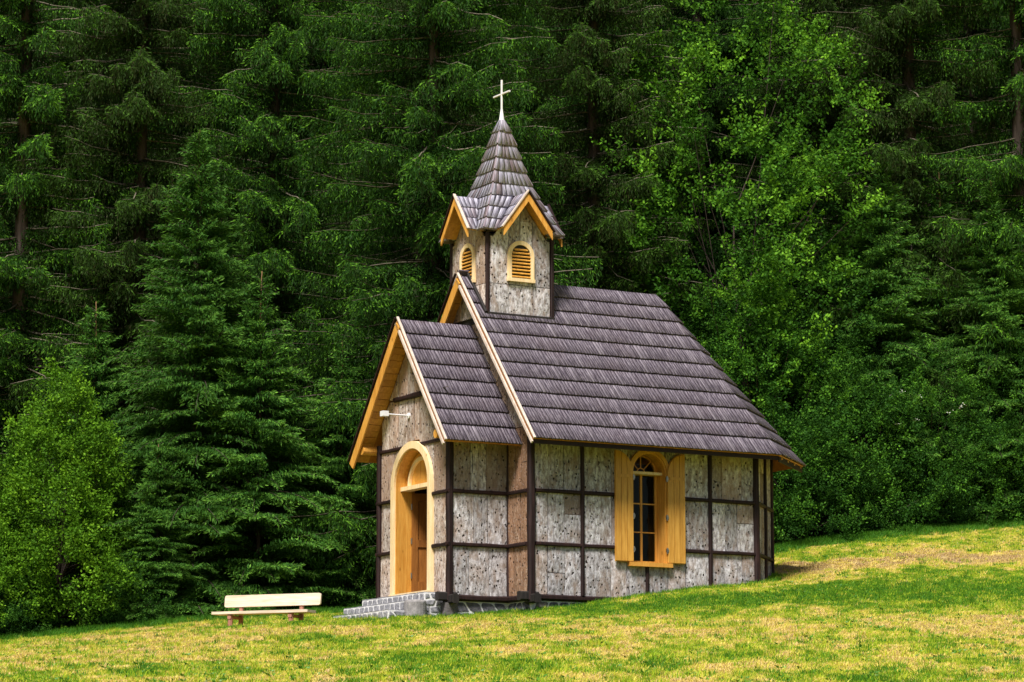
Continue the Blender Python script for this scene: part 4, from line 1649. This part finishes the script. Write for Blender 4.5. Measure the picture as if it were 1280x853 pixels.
def template(L, style, rng):
    """one spruce bough along +x: element arrays p, d, l, w, tint and its woody axis"""
    T = np.linspace(0, 1, 7)
    ph = rng.uniform(0, 6, 2)
    if style == 'old':
        a, b = rng.uniform(.10, .26), rng.uniform(.02, .14)
        sp = lambda t: np.stack([L * t, L * .06 * np.sin(4 * t + ph[0]) * t, L * (-a * t + b * t * t + .018 * np.sin(11 * t + ph[1]) * t)], -1)
        step, start = .060, .03
    else:
        a, b = rng.uniform(.12, .25), rng.uniform(.30, .45)
        sp = lambda t: np.stack([L * t, L * .04 * np.sin(3 * t + a * 9), L * (a * t - b * t * t)], -1)
        step, start = .055, .06
    P, D, Ln, W, C = [], [], [], [], []
    nst = max(3, int(L * (1 - start) / step))
    for i in range(nst):
        t = start + (1 - start) * (i + rng.random() * .6) / nst
        S = sp(np.array(t))
        bare = False
        for sg in (-1, 1):
            if bare and rng.random() < .45:
                continue
            if style == 'old':
                lt = (.16 + .62 * (1 - t) ** .8 * min(1, t * 2.4 + .15)) * min(1, L / 2.4) * rng.uniform(.6, 1.15)
                dr = np.array([.62, sg * .78, -.22])
                hang, es = rng.uniform(.10, .50) * min(1, L / 2), .050
            else:
                lt = (.06 + .48 * L * (1 - t) ** .9 * min(1, t * 2.2 + .3)) * rng.uniform(.75, 1.1)
                dr = np.array([.75, sg * .66, -.05])
                hang, es = 0.07, .06
            n = max(1, int(lt / es))
            q = (np.arange(n) + rng.random(n) * .8) * es
            pts = S + dr * q[:, None] + np.stack([0 * q, 0 * q, -(.55 if style == 'old' else .35) * q * q / max(lt, .2)], 1)
            dd = dr + rng.normal(size=(n, 3)) * (.38 if style == 'old' else .30)
            dd[:, 2] -= (.45 if style == 'old' else .22) * q / max(lt, .1)
            P.append(pts); D.append(dd)
            Ln.append(rng.uniform(.07, .12, n)); W.append(rng.uniform(.017, .030, n))
            C.append(np.clip(.30 + .30 * q / max(lt, .1) + .30 * t + rng.normal(size=n) * .13, 0, 1))
            if style == 'old':
                for hk in range(2):
                    h = hang * rng.uniform(.5, 1.3)
                    m_ = max(1, int(h / .042))
                    q = (np.arange(m_) + rng.random(m_)) * .042
                    o = S + dr * lt * rng.random()
                    pts = o + np.stack([rng.normal(size=m_) * .02, rng.normal(size=m_) * .02, -q], 1)
                    dd = np.array([.12, 0, -1.0]) + rng.normal(size=(m_, 3)) * .34
                    P.append(pts); D.append(dd)
                    Ln.append(rng.uniform(.06, .11, m_)); W.append(rng.uniform(.015, .027, m_))
                    C.append(np.clip((.08 if rng.random() < .3 else .34) + rng.normal(size=m_) * .12 + .20 * t, 0, 1))
            else:
                # fringe of drooping tips
                m_ = n
                q = (np.arange(m_) + rng.random(m_)) * es
                pts = S + dr * q[:, None]
                dd = np.array([.35, sg * .2, -.75]) + rng.normal(size=(m_, 3)) * .25
                P.append(pts); D.append(dd)
                Ln.append(rng.uniform(.07, .12, m_)); W.append(rng.uniform(.018, .030, m_))
                C.append(np.clip(.25 + .35 * t + rng.normal(size=m_) * .13, 0, 1))
    return [np.concatenate(x) for x in (P, D, Ln, W, C)], sp(T)


def rotz(a):
    c, s = math.cos(a), math.sin(a)
    return np.array([[c, -s, 0], [s, c, 0], [0, 0, 1]])


def roty(a):
    c, s = math.cos(a), math.sin(a)
    return np.array([[c, 0, s], [0, 1, 0], [-s, 0, c]])


def spruce(H, Rm, style, seed, z_low=.4, whorl=.42, per=7, fine_to=17.0, front=2.15, power=.8):
    """returns mesh data for crown (needle sprays), limbs (bough wood), trunk"""
    rng = np.random.default_rng(seed)
    bins = ([.7, 1.3, 2.0, 2.7, 3.4] if style == 'old' else [.25, .5, .9, 1.4, 2.1])
    tmpl = [[template(L, style, rng) for _ in range(3)] for L in bins]
    acc = [[] for _ in range(5)]
    wood = []
    z = z_low
    while z < H - .25:
        fine = z < fine_to
        rel = 1 - z / H
        rad = Rm * rel ** power * (1.0 if z > z_low + 1 else .85)
        for k in range(per if fine else max(3, per // 2)):
            az = rng.uniform(-front, front) - math.pi / 2
            L = max(.2, rad * rng.uniform(.62, 1.15))
            bi = int(np.argmin([abs(b - L) for b in bins]))
            (p, d, l, w, c), sp = tmpl[bi][rng.integers(3)]
            s = L / bins[bi]
            if style == 'old':
                tilt = (-.10 + .10 * (1 - rel) * 2 + rng.normal() * .09)
            else:
                tilt = -.04 + .75 * (1 - rel) ** 1.3 + rng.normal() * .17
            M_ = rotz(az) @ roty(-tilt)
            o = np.array([0, 0, z + rng.uniform(-.14, .14) * (whorl / .42) * (1 if style == 'old' else 2.2)])
            if not fine:
                keep = rng.random(len(p)) < .5
                p_, d_, l_, w_, c_ = p[keep], d[keep], l[keep] * 1.3, w[keep] * 1.3, c[keep]
            else:
                p_, d_, l_, w_, c_ = p, d, l, w, c
            acc[0].append((p_ * s) @ M_.T + o)
            acc[1].append(d_ @ M_.T)
            acc[2].append(l_); acc[3].append(w_); acc[4].append(c_)
            if fine:
                r0 = .010 + .007 * L if style == 'old' else .007 + .004 * L
                wood.append(((sp * s) @ M_.T + o + np.array([0, 0, .012]), r0 * np.linspace(1, .18, 7)))
        z += whorl * (rng.uniform(.75, 1.25)) * (1 if fine else 1.8) * (1 if style == 'old' else max(.55, rel ** .3))
    # leader
    n = 26
    q = rng.random(n)
    acc[0].append(np.stack([0 * q, 0 * q, H - .75 + q * .75], 1))
    acc[1].append(np.stack([rng.normal(size=n), rng.normal(size=n), np.full(n, 1.2)], 1))
    acc[2].append(np.full(n, .11)); acc[3].append(np.full(n, .035)); acc[4].append(rng.uniform(.5, 1, n))
    P, D, L_, W_, C_ = [np.concatenate(x) for x in acc]
    V, Fq = rhombi(P, D, L_, W_, rng)
    return (V, Fq, np.repeat(C_, 4)), tubes(wood), H


PROTO = {}


def make_tree(name, label, cat, loc, parts, group=None, rz=0, sc=1.0, flip=1):
    """parts: list of (part name, mesh, kind)"""
    o = thing(name, label, cat, loc, rz, group)
    o.scale = (sc * flip, sc, sc)
    for nm, me, kd in parts:
        c = link(bpy.data.objects.new(nm, me), o)
        if kd:
            c['kind'] = kd
    return o


def mesh_from(name, V, F_, mat, tint=None, smooth=False):
    o = np_obj(name, V, F_, mat, tint=tint, smooth=smooth)
    me = o.data
    bpy.data.objects.remove(o)
    return me


def trunk_mesh(H, r, mat, seed, top=.02, name='trunk', bend=.0):
    rng = np.random.default_rng(seed)
    n = 14
    t = np.linspace(0, 1, n)
    P = np.stack([np.sin(t * 5) * bend, np.cos(t * 4) * bend, -.6 + t * (H + .6)], 1)
    rr = r * (1 - t) ** .85 + min(top, r * .15)
    V, Fq = tubes([(P, rr)], 10)
    V = V + rng.normal(size=V.shape) * r * .05 * np.array([1, 1, 0])
    return mesh_from(name, V, Fq, mat, smooth=True)


def spruce_proto(key, H, Rm, style, seed, mat, tr, tmat='tree_bark', **k):
    (V, Fq, c), (WV, WF), _ = spruce(H, Rm, style, seed, **k)
    PROTO[key] = [('trunk', trunk_mesh(H, tr, tmat, seed), None),
                  ('limbs', mesh_from('limbs', WV, WF, 'limb_bark' if style == 'old' else 'tree_bark', smooth=True), None),
                  ('crown', mesh_from('crown', V, Fq, mat, tint=c), None)]
    if style == 'young':
        LV, LF = tubes([(np.array([[0, 0, H - 1.15], [.01, 0, H - .6], [0, .01, H + .05]]), np.array([.026, .020, .012]))], 6)
        PROTO[key].append(('leader', mesh_from('leader', LV, LF, 'young_bark', smooth=True), None))
    return len(Fq)


tot = 0
tot += spruce_proto('old_a', 26, 3.5, 'old', 1, 'needles_old', .16, per=9, whorl=.50, front=1.95)
tot += spruce_proto('old_b', 27, 3.2, 'old', 2, 'needles_old', .16, per=8, whorl=.54, front=1.95)
tot += spruce_proto('old_c', 25, 3.3, 'old', 3, 'needles_brown', .16, per=8, whorl=.50, front=1.95)
tot += spruce_proto('young_a', 8.6, 2.45, 'young', 4, 'needles_young', .05, 'tree_bark', whorl=.27, per=10, z_low=.15, front=2.4, power=.75)
tot += spruce_proto('young_b', 6.6, 2.3, 'young', 5, 'needles_young', .045, 'tree_bark', whorl=.25, per=9, z_low=.15, front=2.4, power=.8)


def broadleaf_proto(key, H, Rx, shape, nclus, nleaf, leaf, mat, seed, tr=.07, spread=.24, limb='tree_bark'):
    """shape(zrel) -> relative radius; leaves in many small sprays carried by limbs"""
    rng = np.random.default_rng(seed)
    cz = []
    while len(cz) < nclus:
        zr = rng.uniform(.04, 1.0)
        if rng.random() < max(.15, shape(zr)):
            cz.append(zr)
    cz = np.array(cz)
    rad = np.array([shape(q) for q in cz]) * Rx
    az = rng.uniform(-2.3, 2.3, nclus) - math.pi / 2
    rr = rad * (rng.random(nclus) ** .38) * rng.uniform(.80, 1.08, nclus)
    lump = 1 + .22 * np.sin(az * 3 + cz * 9 + seed) + .12 * np.sin(az * 7 - cz * 15)
    rr = rr * lump
    Cc = np.stack([np.cos(az) * rr, np.sin(az) * rr, cz * H], 1)
    P, D, C = [], [], []
    out = unit(np.stack([np.cos(az), np.sin(az), np.full(nclus, .55)], 1))
    for i in range(nclus):
        n = int(nleaf * rng.uniform(.6, 1.3))
        # leaves sit along a few twigs radiating from the cluster root
        k = rng.integers(0, 5, n)
        tw = unit(out[i] + rng.normal(size=(5, 3)) * .55)
        s = rng.random(n) ** .7 * spread * 1.9
        p = Cc[i] + tw[k] * s[:, None] + rng.normal(size=(n, 3)) * .045
        d = tw[k] * .55 + rng.normal(size=(n, 3)) * .75 + np.array([0, 0, -.15])
        P.append(p); D.append(d)
        C.append(np.clip(.32 + .55 * s / (spread * 1.9) * rng.random() + rng.normal(size=n) * .12 + (rng.random() - .5) * .35, 0, 1))
    P, D, C = map(np.concatenate, (P, D, C))
    V, Fq = rhombi(P, D, rng.uniform(.7, 1.25, len(P)) * leaf, rng.uniform(.45, .7, len(P)) * leaf, rng)
    lines = []
    for i in range(0, nclus, 9):
        base = np.array([0, 0, cz[i] * H * rng.uniform(.25, .75)])
        e = Cc[i] + out[i] * spread
        t = np.linspace(0, 1, 5)[:, None]
        pts = base + (e - base) * t + np.array([0, 0, -.10 * np.linalg.norm(e - base)]) * (t * (1 - t))
        lines.append((pts, .022 * np.linspace(1, .2, 5)))
    LV, LF = tubes(lines)
    PROTO[key] = [('trunk', trunk_mesh(H * .5, tr, 'tree_bark', seed, bend=.01 * H), None),
                  ('limbs', mesh_from('limbs', LV, LF, limb, smooth=True), None),
                  ('crown', mesh_from('crown', V, Fq, mat, tint=np.repeat(C, 4)), None)]
    return len(Fq)


cone = lambda z: (1 - z ** 1.6) ** .8 * min(1, .75 + z * 2)
egg = lambda z: max(.05, math.sin(math.pi * min(1, .12 + .88 * z) ** .9)) ** .6
dome = lambda z: max(.05, (1 - z ** 2.4)) ** .6
tall = lambda z: (.45 + .55 * math.sin(math.pi * min(1, z * 1.02))) * (1 - z ** 5)
tot += broadleaf_proto('cone_bush', 4.9, 1.5, cone, 560, 125, .062, 'leaf_bright', 21, spread=.20)
tot += broadleaf_proto('tall_beech', 12.5, 2.7, tall, 300, 235, .078, 'leaf_light', 22, tr=.09, spread=.46)
tot += broadleaf_proto('round_bush', 3.2, 1.6, dome, 170, 180, .064, 'leaf_mid', 23, spread=.26)
tot += broadleaf_proto('dark_bush', 2.6, 1.5, dome, 150, 170, .064, 'leaf_dark', 24, spread=.22)
tot += 0
broadleaf_proto('mid_tree', 6.2, 2.1, egg, 210, 210, .072, 'leaf_dark', 25, tr=.08, spread=.36)
me_ = PROTO['mid_tree'][2][1].copy()
me_.materials[0] = MAT['leaf_mid']
PROTO['green_tree'] = PROTO['mid_tree'][:2] + [('crown', me_, None)]


def tree_at(key, px, Y, name, label, cat, group=None, sc=1.0, rz=0.0, flip=1, dz=-.1):
    x = (px - 640) / F_PX * Y / math.cos(TH) * 1.0
    x = (px - 640) / F_PX * (Y * math.cos(TH) + 4 * math.sin(TH))
    return make_tree(name, label, cat, (x, Y, hz(x, Y) + dz), PROTO[key], group, rz, sc, flip)


# old spruces of the first row, left to right
GF = 'old spruces along the forest edge'
for key, px, Y, sc, rz, fl, lab in [
        ('old_b', -130, 60, 1.0, .2, 1, 'tall dark spruce beyond the left end of the forest edge'),
        ('old_b', 15, 60.5, 1.0, .3, -1, 'old spruce at far left behind the bright green bush, branches hanging'),
        ('old_c', 165, 60.5, 1.0, -.3, 1, 'old spruce with brownish drooping twigs above the tip of the pointed young spruce'),
        ('old_a', 335, 61, .98, .35, 1, 'old spruce with long level boughs between the young spruces and the chapel'),
        ('old_a', 540, 58.8, 1.06, -.1, -1, 'broad old spruce directly behind the chapel belfry and its cross, left side'),
        ('old_c', 745, 63.5, 1.0, .2, -1, 'old spruce with bare grey branch lines just right of the belfry'),
        ('old_b', 880, 67, 1.0, -.2, 1, 'shaded spruce hidden behind the tall leafy tree'),
        ('old_c', 1030, 67.5, 1.0, .4, 1, 'shaded spruce right of the tall leafy tree'),
        ('old_c', 1150, 65.5, 1.08, -.35, 1, 'dark spruce with long hanging twigs above the young spruces on the right'),
        ('old_b', 1290, 64.5, 1.05, .1, -1, 'dark drooping spruce at the right edge of the forest'),
        ('old_a', 1440, 64, 1.0, .3, 1, 'tall spruce beyond the right end of the forest edge')]:
    tree_at(key, px, Y, 'spruce_tree', lab, 'spruce', GF, sc, rz, fl)
# rows further up the slope
G2 = 'spruces standing deeper in the forest'
for row, (Y, n, keys) in enumerate(((70.5, 12, ('old_b', 'old_a', 'old_c')), (79, 13, ('old_a', 'old_b', 'old_c')), (92, 14, ('old_b', 'old_c', 'old_a')))):
    for i in range(n):
        px = -260 + (1800 / (n - 1)) * i + R.uniform(-35, 35)
        tree_at(keys[(i + row) % 3], px, Y + R.uniform(-2.2, 2.2), 'spruce_tree', 'dark spruce standing deeper in the forest behind the front trees', 'spruce',
                G2, R.uniform(.92, 1.1), R.uniform(-.4, .4), R.choice((1, -1)))
# young spruces
for key, px, Y, sc, rz, fl, lab in [
        ('young_a', 240, 57.2, 1.10, .2, 1, 'pointed young spruce with pale leader, tallest of those left of the chapel'),
        ('young_b', 322, 56.8, 1.00, -.3, -1, 'bushy blue-green young spruce right of the pointed one, behind the bench'),
        ('young_b', 425, 57.8, .80, .5, 1, 'low young spruce between the bench and the chapel porch'),
        ('young_b', 112, 58.0, .95, 0, 1, 'young spruce whose bare thin leader sticks up behind the bright green bush'),
        ('young_b', 195, 55.8, .52, .9, -1, 'small spruce at the meadow edge left of the bench'),
        ('young_a', 1113, 63.4, .93, .4, -1, 'young spruce with orange-brown leader, leftmost of the three on the right'),
        ('young_b', 1186, 64.5, 1.12, -.5, 1, 'thin shaded young spruce in the middle of the three on the right'),
        ('young_a', 1252, 63.2, .84, -.2, 1, 'young spruce with a tall bare leader near the right edge'),
        ('young_b', 985, 64, .75, .3, 1, 'small dark spruce behind the chapel apse')]:
    tree_at(key, px, Y, 'young_spruce', lab, 'young spruce', 'young spruces in front of the old forest', sc, rz, fl)
# broadleaf trees and bushes
for key, px, Y, sc, rz, fl, nm, lab, cat in [
        ('cone_bush', 72, 55.8, 1.0, .1, 1, 'broadleaf_bush', 'bright yellow-green pointed bush at the left edge of the meadow', 'bush'),
        ('cone_bush', -35, 55.2, .74, .9, -1, 'broadleaf_bush', 'lower bright green bush at the very left of the pointed bush', 'bush'),
        ('tall_beech', 930, 63.8, 1.08, .0, 1, 'broadleaf_tree', 'tall leafy tree with light green sprays right of the belfry', 'tree'),
        ('mid_tree', 1015, 65.0, 1.15, .7, -1, 'broadleaf_tree', 'dark leafy tree overlapping the right side of the tall light green one', 'tree'),
        ('mid_tree', 845, 64.5, 1.05, .4, 1, 'broadleaf_tree', 'dark leafy tree rising above the right half of the chapel roof', 'tree'),
        ('green_tree', 950, 62.3, .86, -.5, -1, 'broadleaf_tree', 'leafy tree behind the sloping end of the chapel roof', 'tree'),
        ('green_tree', 1040, 62.8, .72, .2, 1, 'broadleaf_tree', 'rounded leafy tree on the bank right of the chapel', 'tree'),
        ('green_tree', 1170, 62.6, .62, -.4, -1, 'broadleaf_tree', 'leafy elder with small white blossoms on the right', 'tree'),
        ('green_tree', 1268, 63.0, .60, .5, 1, 'broadleaf_tree', 'leafy tree at the right edge above the meadow', 'tree'),
        ('round_bush', 1000, 61.2, .85, .1, 1, 'forest_edge_bush', 'light green bush beside the far corner of the chapel', 'bush'),
        ('round_bush', 1095, 62.3, .95, .8, -1, 'forest_edge_bush', 'mid green bush at the top of the hay bank', 'bush'),
        ('dark_bush', 1050, 61.6, .75, -.3, 1, 'forest_edge_bush', 'dark low bush between two lighter bushes on the bank', 'bush'),
        ('dark_bush', 1175, 62.6, .75, .3, 1, 'forest_edge_bush', 'dark low bush under the blossoming elder', 'bush'),
        ('round_bush', 1235, 62.6, .75, -.6, 1, 'forest_edge_bush', 'green bush low at the right edge of the meadow', 'bush'),
        ('dark_bush', 1310, 63.4, .9, .0, -1, 'forest_edge_bush', 'dark bush just past the right edge', 'bush'),
        ('dark_bush', 20, 55.3, .55, .5, 1, 'forest_edge_bush', 'low dark bush under the bright pointed bush', 'bush'),
        ('dark_bush', 165, 55.6, .50, .5, -1, 'forest_edge_bush', 'low dark bush under the small spruce at left', 'bush'),
        ('dark_bush', 405, 57.2, .55, -.5, 1, 'forest_edge_bush', 'low dark bush right behind the bench end', 'bush'),
        ('round_bush', 455, 58.6, .62, .5, 1, 'forest_edge_bush', 'small bush at the left corner of the porch', 'bush')]:
    o = tree_at(key, px, Y, nm, lab, cat, 'leafy bushes and trees at the forest edge', sc, rz, fl)
    if 'blossoms' in lab:
        rng = np.random.default_rng(5)
        P = []
        for k in range(9):
            c0 = np.array([rng.uniform(-1.7, 1.4), -1.95 + rng.uniform(-.25, .15), rng.uniform(3.0, 4.8)])
            P.append(c0 + rng.normal(size=(12, 3)) * np.array([.06, .05, .03]))
        P = np.concatenate(P)
        V, Fq = rhombi(P, rng.normal(size=P.shape), np.full(len(P), .035), np.full(len(P), .035), rng)
        b = link(bpy.data.objects.new('blossoms', mesh_from('blossoms', V, Fq, 'blossom')), o)
        b['kind'] = 'stuff'


# ------------------------------------------------------------------ grass: tufts scattered by geometry nodes
def blade_tuft(name, n, hgt, rad, wid, mat, seed, lean=.5):
    rng = np.random.default_rng(seed)
    V, F_, T = [], [], []
    for i in range(n):
        a = rng.uniform(0, 2 * math.pi)
        r = rad * math.sqrt(rng.random())
        b = np.array([r * math.cos(a), r * math.sin(a), -.01])
        la = rng.uniform(0, 2 * math.pi)
        ld_ = np.array([math.cos(la), math.sin(la), 0]) * lean * rng.random()
        h = hgt * rng.uniform(.45, 1.1)
        sd = np.array([-math.sin(la + 1), math.cos(la + 1), 0]) * wid * rng.uniform(.7, 1.3)
        m1 = b + np.array([0, 0, h * .55]) + ld_ * h * .35
        t1 = b + np.array([0, 0, h * (1 - .35 * np.linalg.norm(ld_))]) + ld_ * h
        k = len(V)
        V += [b - sd, b + sd, m1 + sd * .8, m1 - sd * .8, t1]
        F_ += [(k, k + 1, k + 2), (k, k + 2, k + 3), (k + 3, k + 2, k + 4)]
        T += [.5 + rng.uniform(-.5, .5)] * 5
    o = np_obj(name, V, F_, mat, tint=T)
    COL.objects.unlink(o)
    return o


T_GREEN = blade_tuft('grass_tuft', 24, .052, .075, .0052, 'grass', 1)
T_HAY = blade_tuft('hay_tuft', 22, .048, .09, .0050, 'grass', 2, lean=1.35)
T_LONG = blade_tuft('long_grass_tuft', 26, .11, .07, .0045, 'grass', 3, lean=.8)
T_WEED = blade_tuft('weed_rosette', 8, .075, .03, .017, 'weed', 4, lean=1.3)


def scatter(name, pts, scale, tint, src, label):
    me = bpy.data.meshes.new(name)
    me.vertices.add(len(pts))
    me.vertices.foreach_set('co', np.asarray(pts, np.float32).ravel())
    for nm, v in (('scl', scale), ('tint', tint), ('ang', NR.uniform(0, 6.28, len(pts)))):
        a = me.attributes.new(nm, 'FLOAT', 'POINT')
        a.data.foreach_set('value', np.asarray(v, np.float32))
    o = link(bpy.data.objects.new(name, me))
    o['kind'] = 'stuff'
    tag(o, label, 'grass')
    ng = bpy.data.node_groups.new(name, 'GeometryNodeTree')
    ng.interface.new_socket('Geometry', in_out='INPUT', socket_type='NodeSocketGeometry')
    ng.interface.new_socket('Geometry', in_out='OUTPUT', socket_type='NodeSocketGeometry')
    N, L = ng.nodes, ng.links
    gi, go = N.new('NodeGroupInput'), N.new('NodeGroupOutput')
    iop = N.new('GeometryNodeInstanceOnPoints')
    oi = N.new('GeometryNodeObjectInfo')
    oi.inputs['Object'].default_value = src
    oi.inputs['As Instance'].default_value = True
    at_s = N.new('GeometryNodeInputNamedAttribute'); at_s.data_type = 'FLOAT'; at_s.inputs[0].default_value = 'scl'
    at_r = N.new('GeometryNodeInputNamedAttribute'); at_r.data_type = 'FLOAT'; at_r.inputs[0].default_value = 'ang'
    cx = N.new('ShaderNodeCombineXYZ')
    L.new(at_r.outputs[0], cx.inputs[2])
    L.new(gi.outputs[0], iop.inputs['Points'])
    L.new(oi.outputs['Geometry'], iop.inputs['Instance'])
    L.new(at_s.outputs[0], iop.inputs['Scale'])
    L.new(cx.outputs[0], iop.inputs['Rotation'])
    L.new(iop.outputs[0], go.inputs[0])
    md = o.modifiers.new('scatter', 'NODES')
    md.node_group = ng
    return o


def meadow():
    rng = np.random.default_rng(3)
    n = 460000
    y = rng.uniform(27.5, 64, n)
    half = (y * 640 / F_PX) + 2.0
    x = rng.uniform(-1, 1, n) * half.max()
    ok = (np.abs(x) < half) & (y < treeline(x) + .4)
    u, v = to_local(x, y)
    ins = ((u > 0.0) & (u < 5.5) & (v > -.03) & (v < WN + .03)) | ((u > -PL - .02) & (u < 0.1) & (v > PS) & (v < WN - PS)) | ((u > -PL - 1.05) & (u < -PL) & (v > .92) & (v < 3.3))
    ins |= (u - v * 0 > NAVE_L - .1) & (u < NAVE_L + CH) & (v > (u - NAVE_L)) & (v < WN - (u - NAVE_L))
    ok &= ~ins
    x, y = x[ok], y[ok]
    z = height(x, y)
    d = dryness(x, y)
    jit = rng.normal(size=len(x)) * .22
    P = np.stack([x, y, z], 1)
    r = rng.random(len(x))
    patch = fbm(x * 1.3 + 5, y * .6, 3)
    weed = (r < .012 + .03 * (patch > .56)) & (d < .75)
    longg = (r > .984) | ((patch < .33) & (r > .9)) | ((np.hypot(x + 2.85, (y - 41) / 1.5) < .42) & (r > .3))
    hay = (d + rng.normal(size=len(x)) * .20 > .64) & ~weed & ~longg
    grn = ~(hay | weed | longg)
    sc = rng.uniform(.65, 1.25, len(x))
    print('tufts', len(x), hay.sum(), weed.sum(), longg.sum())
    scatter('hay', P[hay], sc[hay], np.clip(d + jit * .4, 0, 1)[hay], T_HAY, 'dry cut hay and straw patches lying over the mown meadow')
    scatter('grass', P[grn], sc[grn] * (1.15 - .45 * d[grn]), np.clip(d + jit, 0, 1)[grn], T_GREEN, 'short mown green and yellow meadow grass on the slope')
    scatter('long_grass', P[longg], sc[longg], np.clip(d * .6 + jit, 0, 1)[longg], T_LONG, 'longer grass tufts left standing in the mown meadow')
    scatter('weeds', P[weed], sc[weed], sc[weed], T_WEED, 'dark green broad-leaved weeds dotted through the meadow')
    # ragged unmown fringe against the walls and the steps
    seg = [((-PL, PS), (0, PS)), ((0, 0), (NAVE_L, 0)), ((NAVE_L, 0), (NAVE_L + CH, CH)), ((0, PS), (0, 0)), ((-PL - 1.1, .9), (-PL, .9)), ((-PL - 1.1, .9), (-PL - 1.1, 3.3))]
    Q = []
    for a, b in seg:
        a, b = np.array(a, float), np.array(b, float)
        L = np.linalg.norm(b - a)
        k = int(L * 70)
        nr = np.array([(b - a)[1], -(b - a)[0]]) / L
        if nr[0] > 0 and nr[1] > 0:
            nr = -nr
        Q.append(a + (b - a) * rng.random((k, 1)) + nr * np.abs(rng.normal(size=(k, 1))) * .12 + nr * .03)
    Q = np.concatenate(Q)
    wx = CX + Q[:, 0] * SA - Q[:, 1] * CA
    wy = CY + Q[:, 0] * CA + Q[:, 1] * SA
    scatter('grass_fringe', np.stack([wx, wy, height(wx, wy)], 1), rng.uniform(.5, 1.25, len(Q)), np.clip(.15 + rng.normal(size=len(Q)) * .15, 0, 1), T_LONG, 'ragged longer grass growing against the chapel walls and steps')
    # undergrowth along the treeline
    n = 16000
    x = rng.uniform(-14, 15, n)
    yy = treeline(x) + rng.normal(size=n) * .35 + .25
    P = np.stack([x, yy, height(x, yy)], 1)
    scatter('undergrowth', P, rng.uniform(.7, 1.7, n), np.clip(-.02 + rng.normal(size=n) * .1, 0, 1), T_LONG, 'tall grass and herbs along the foot of the forest edge')


meadow()
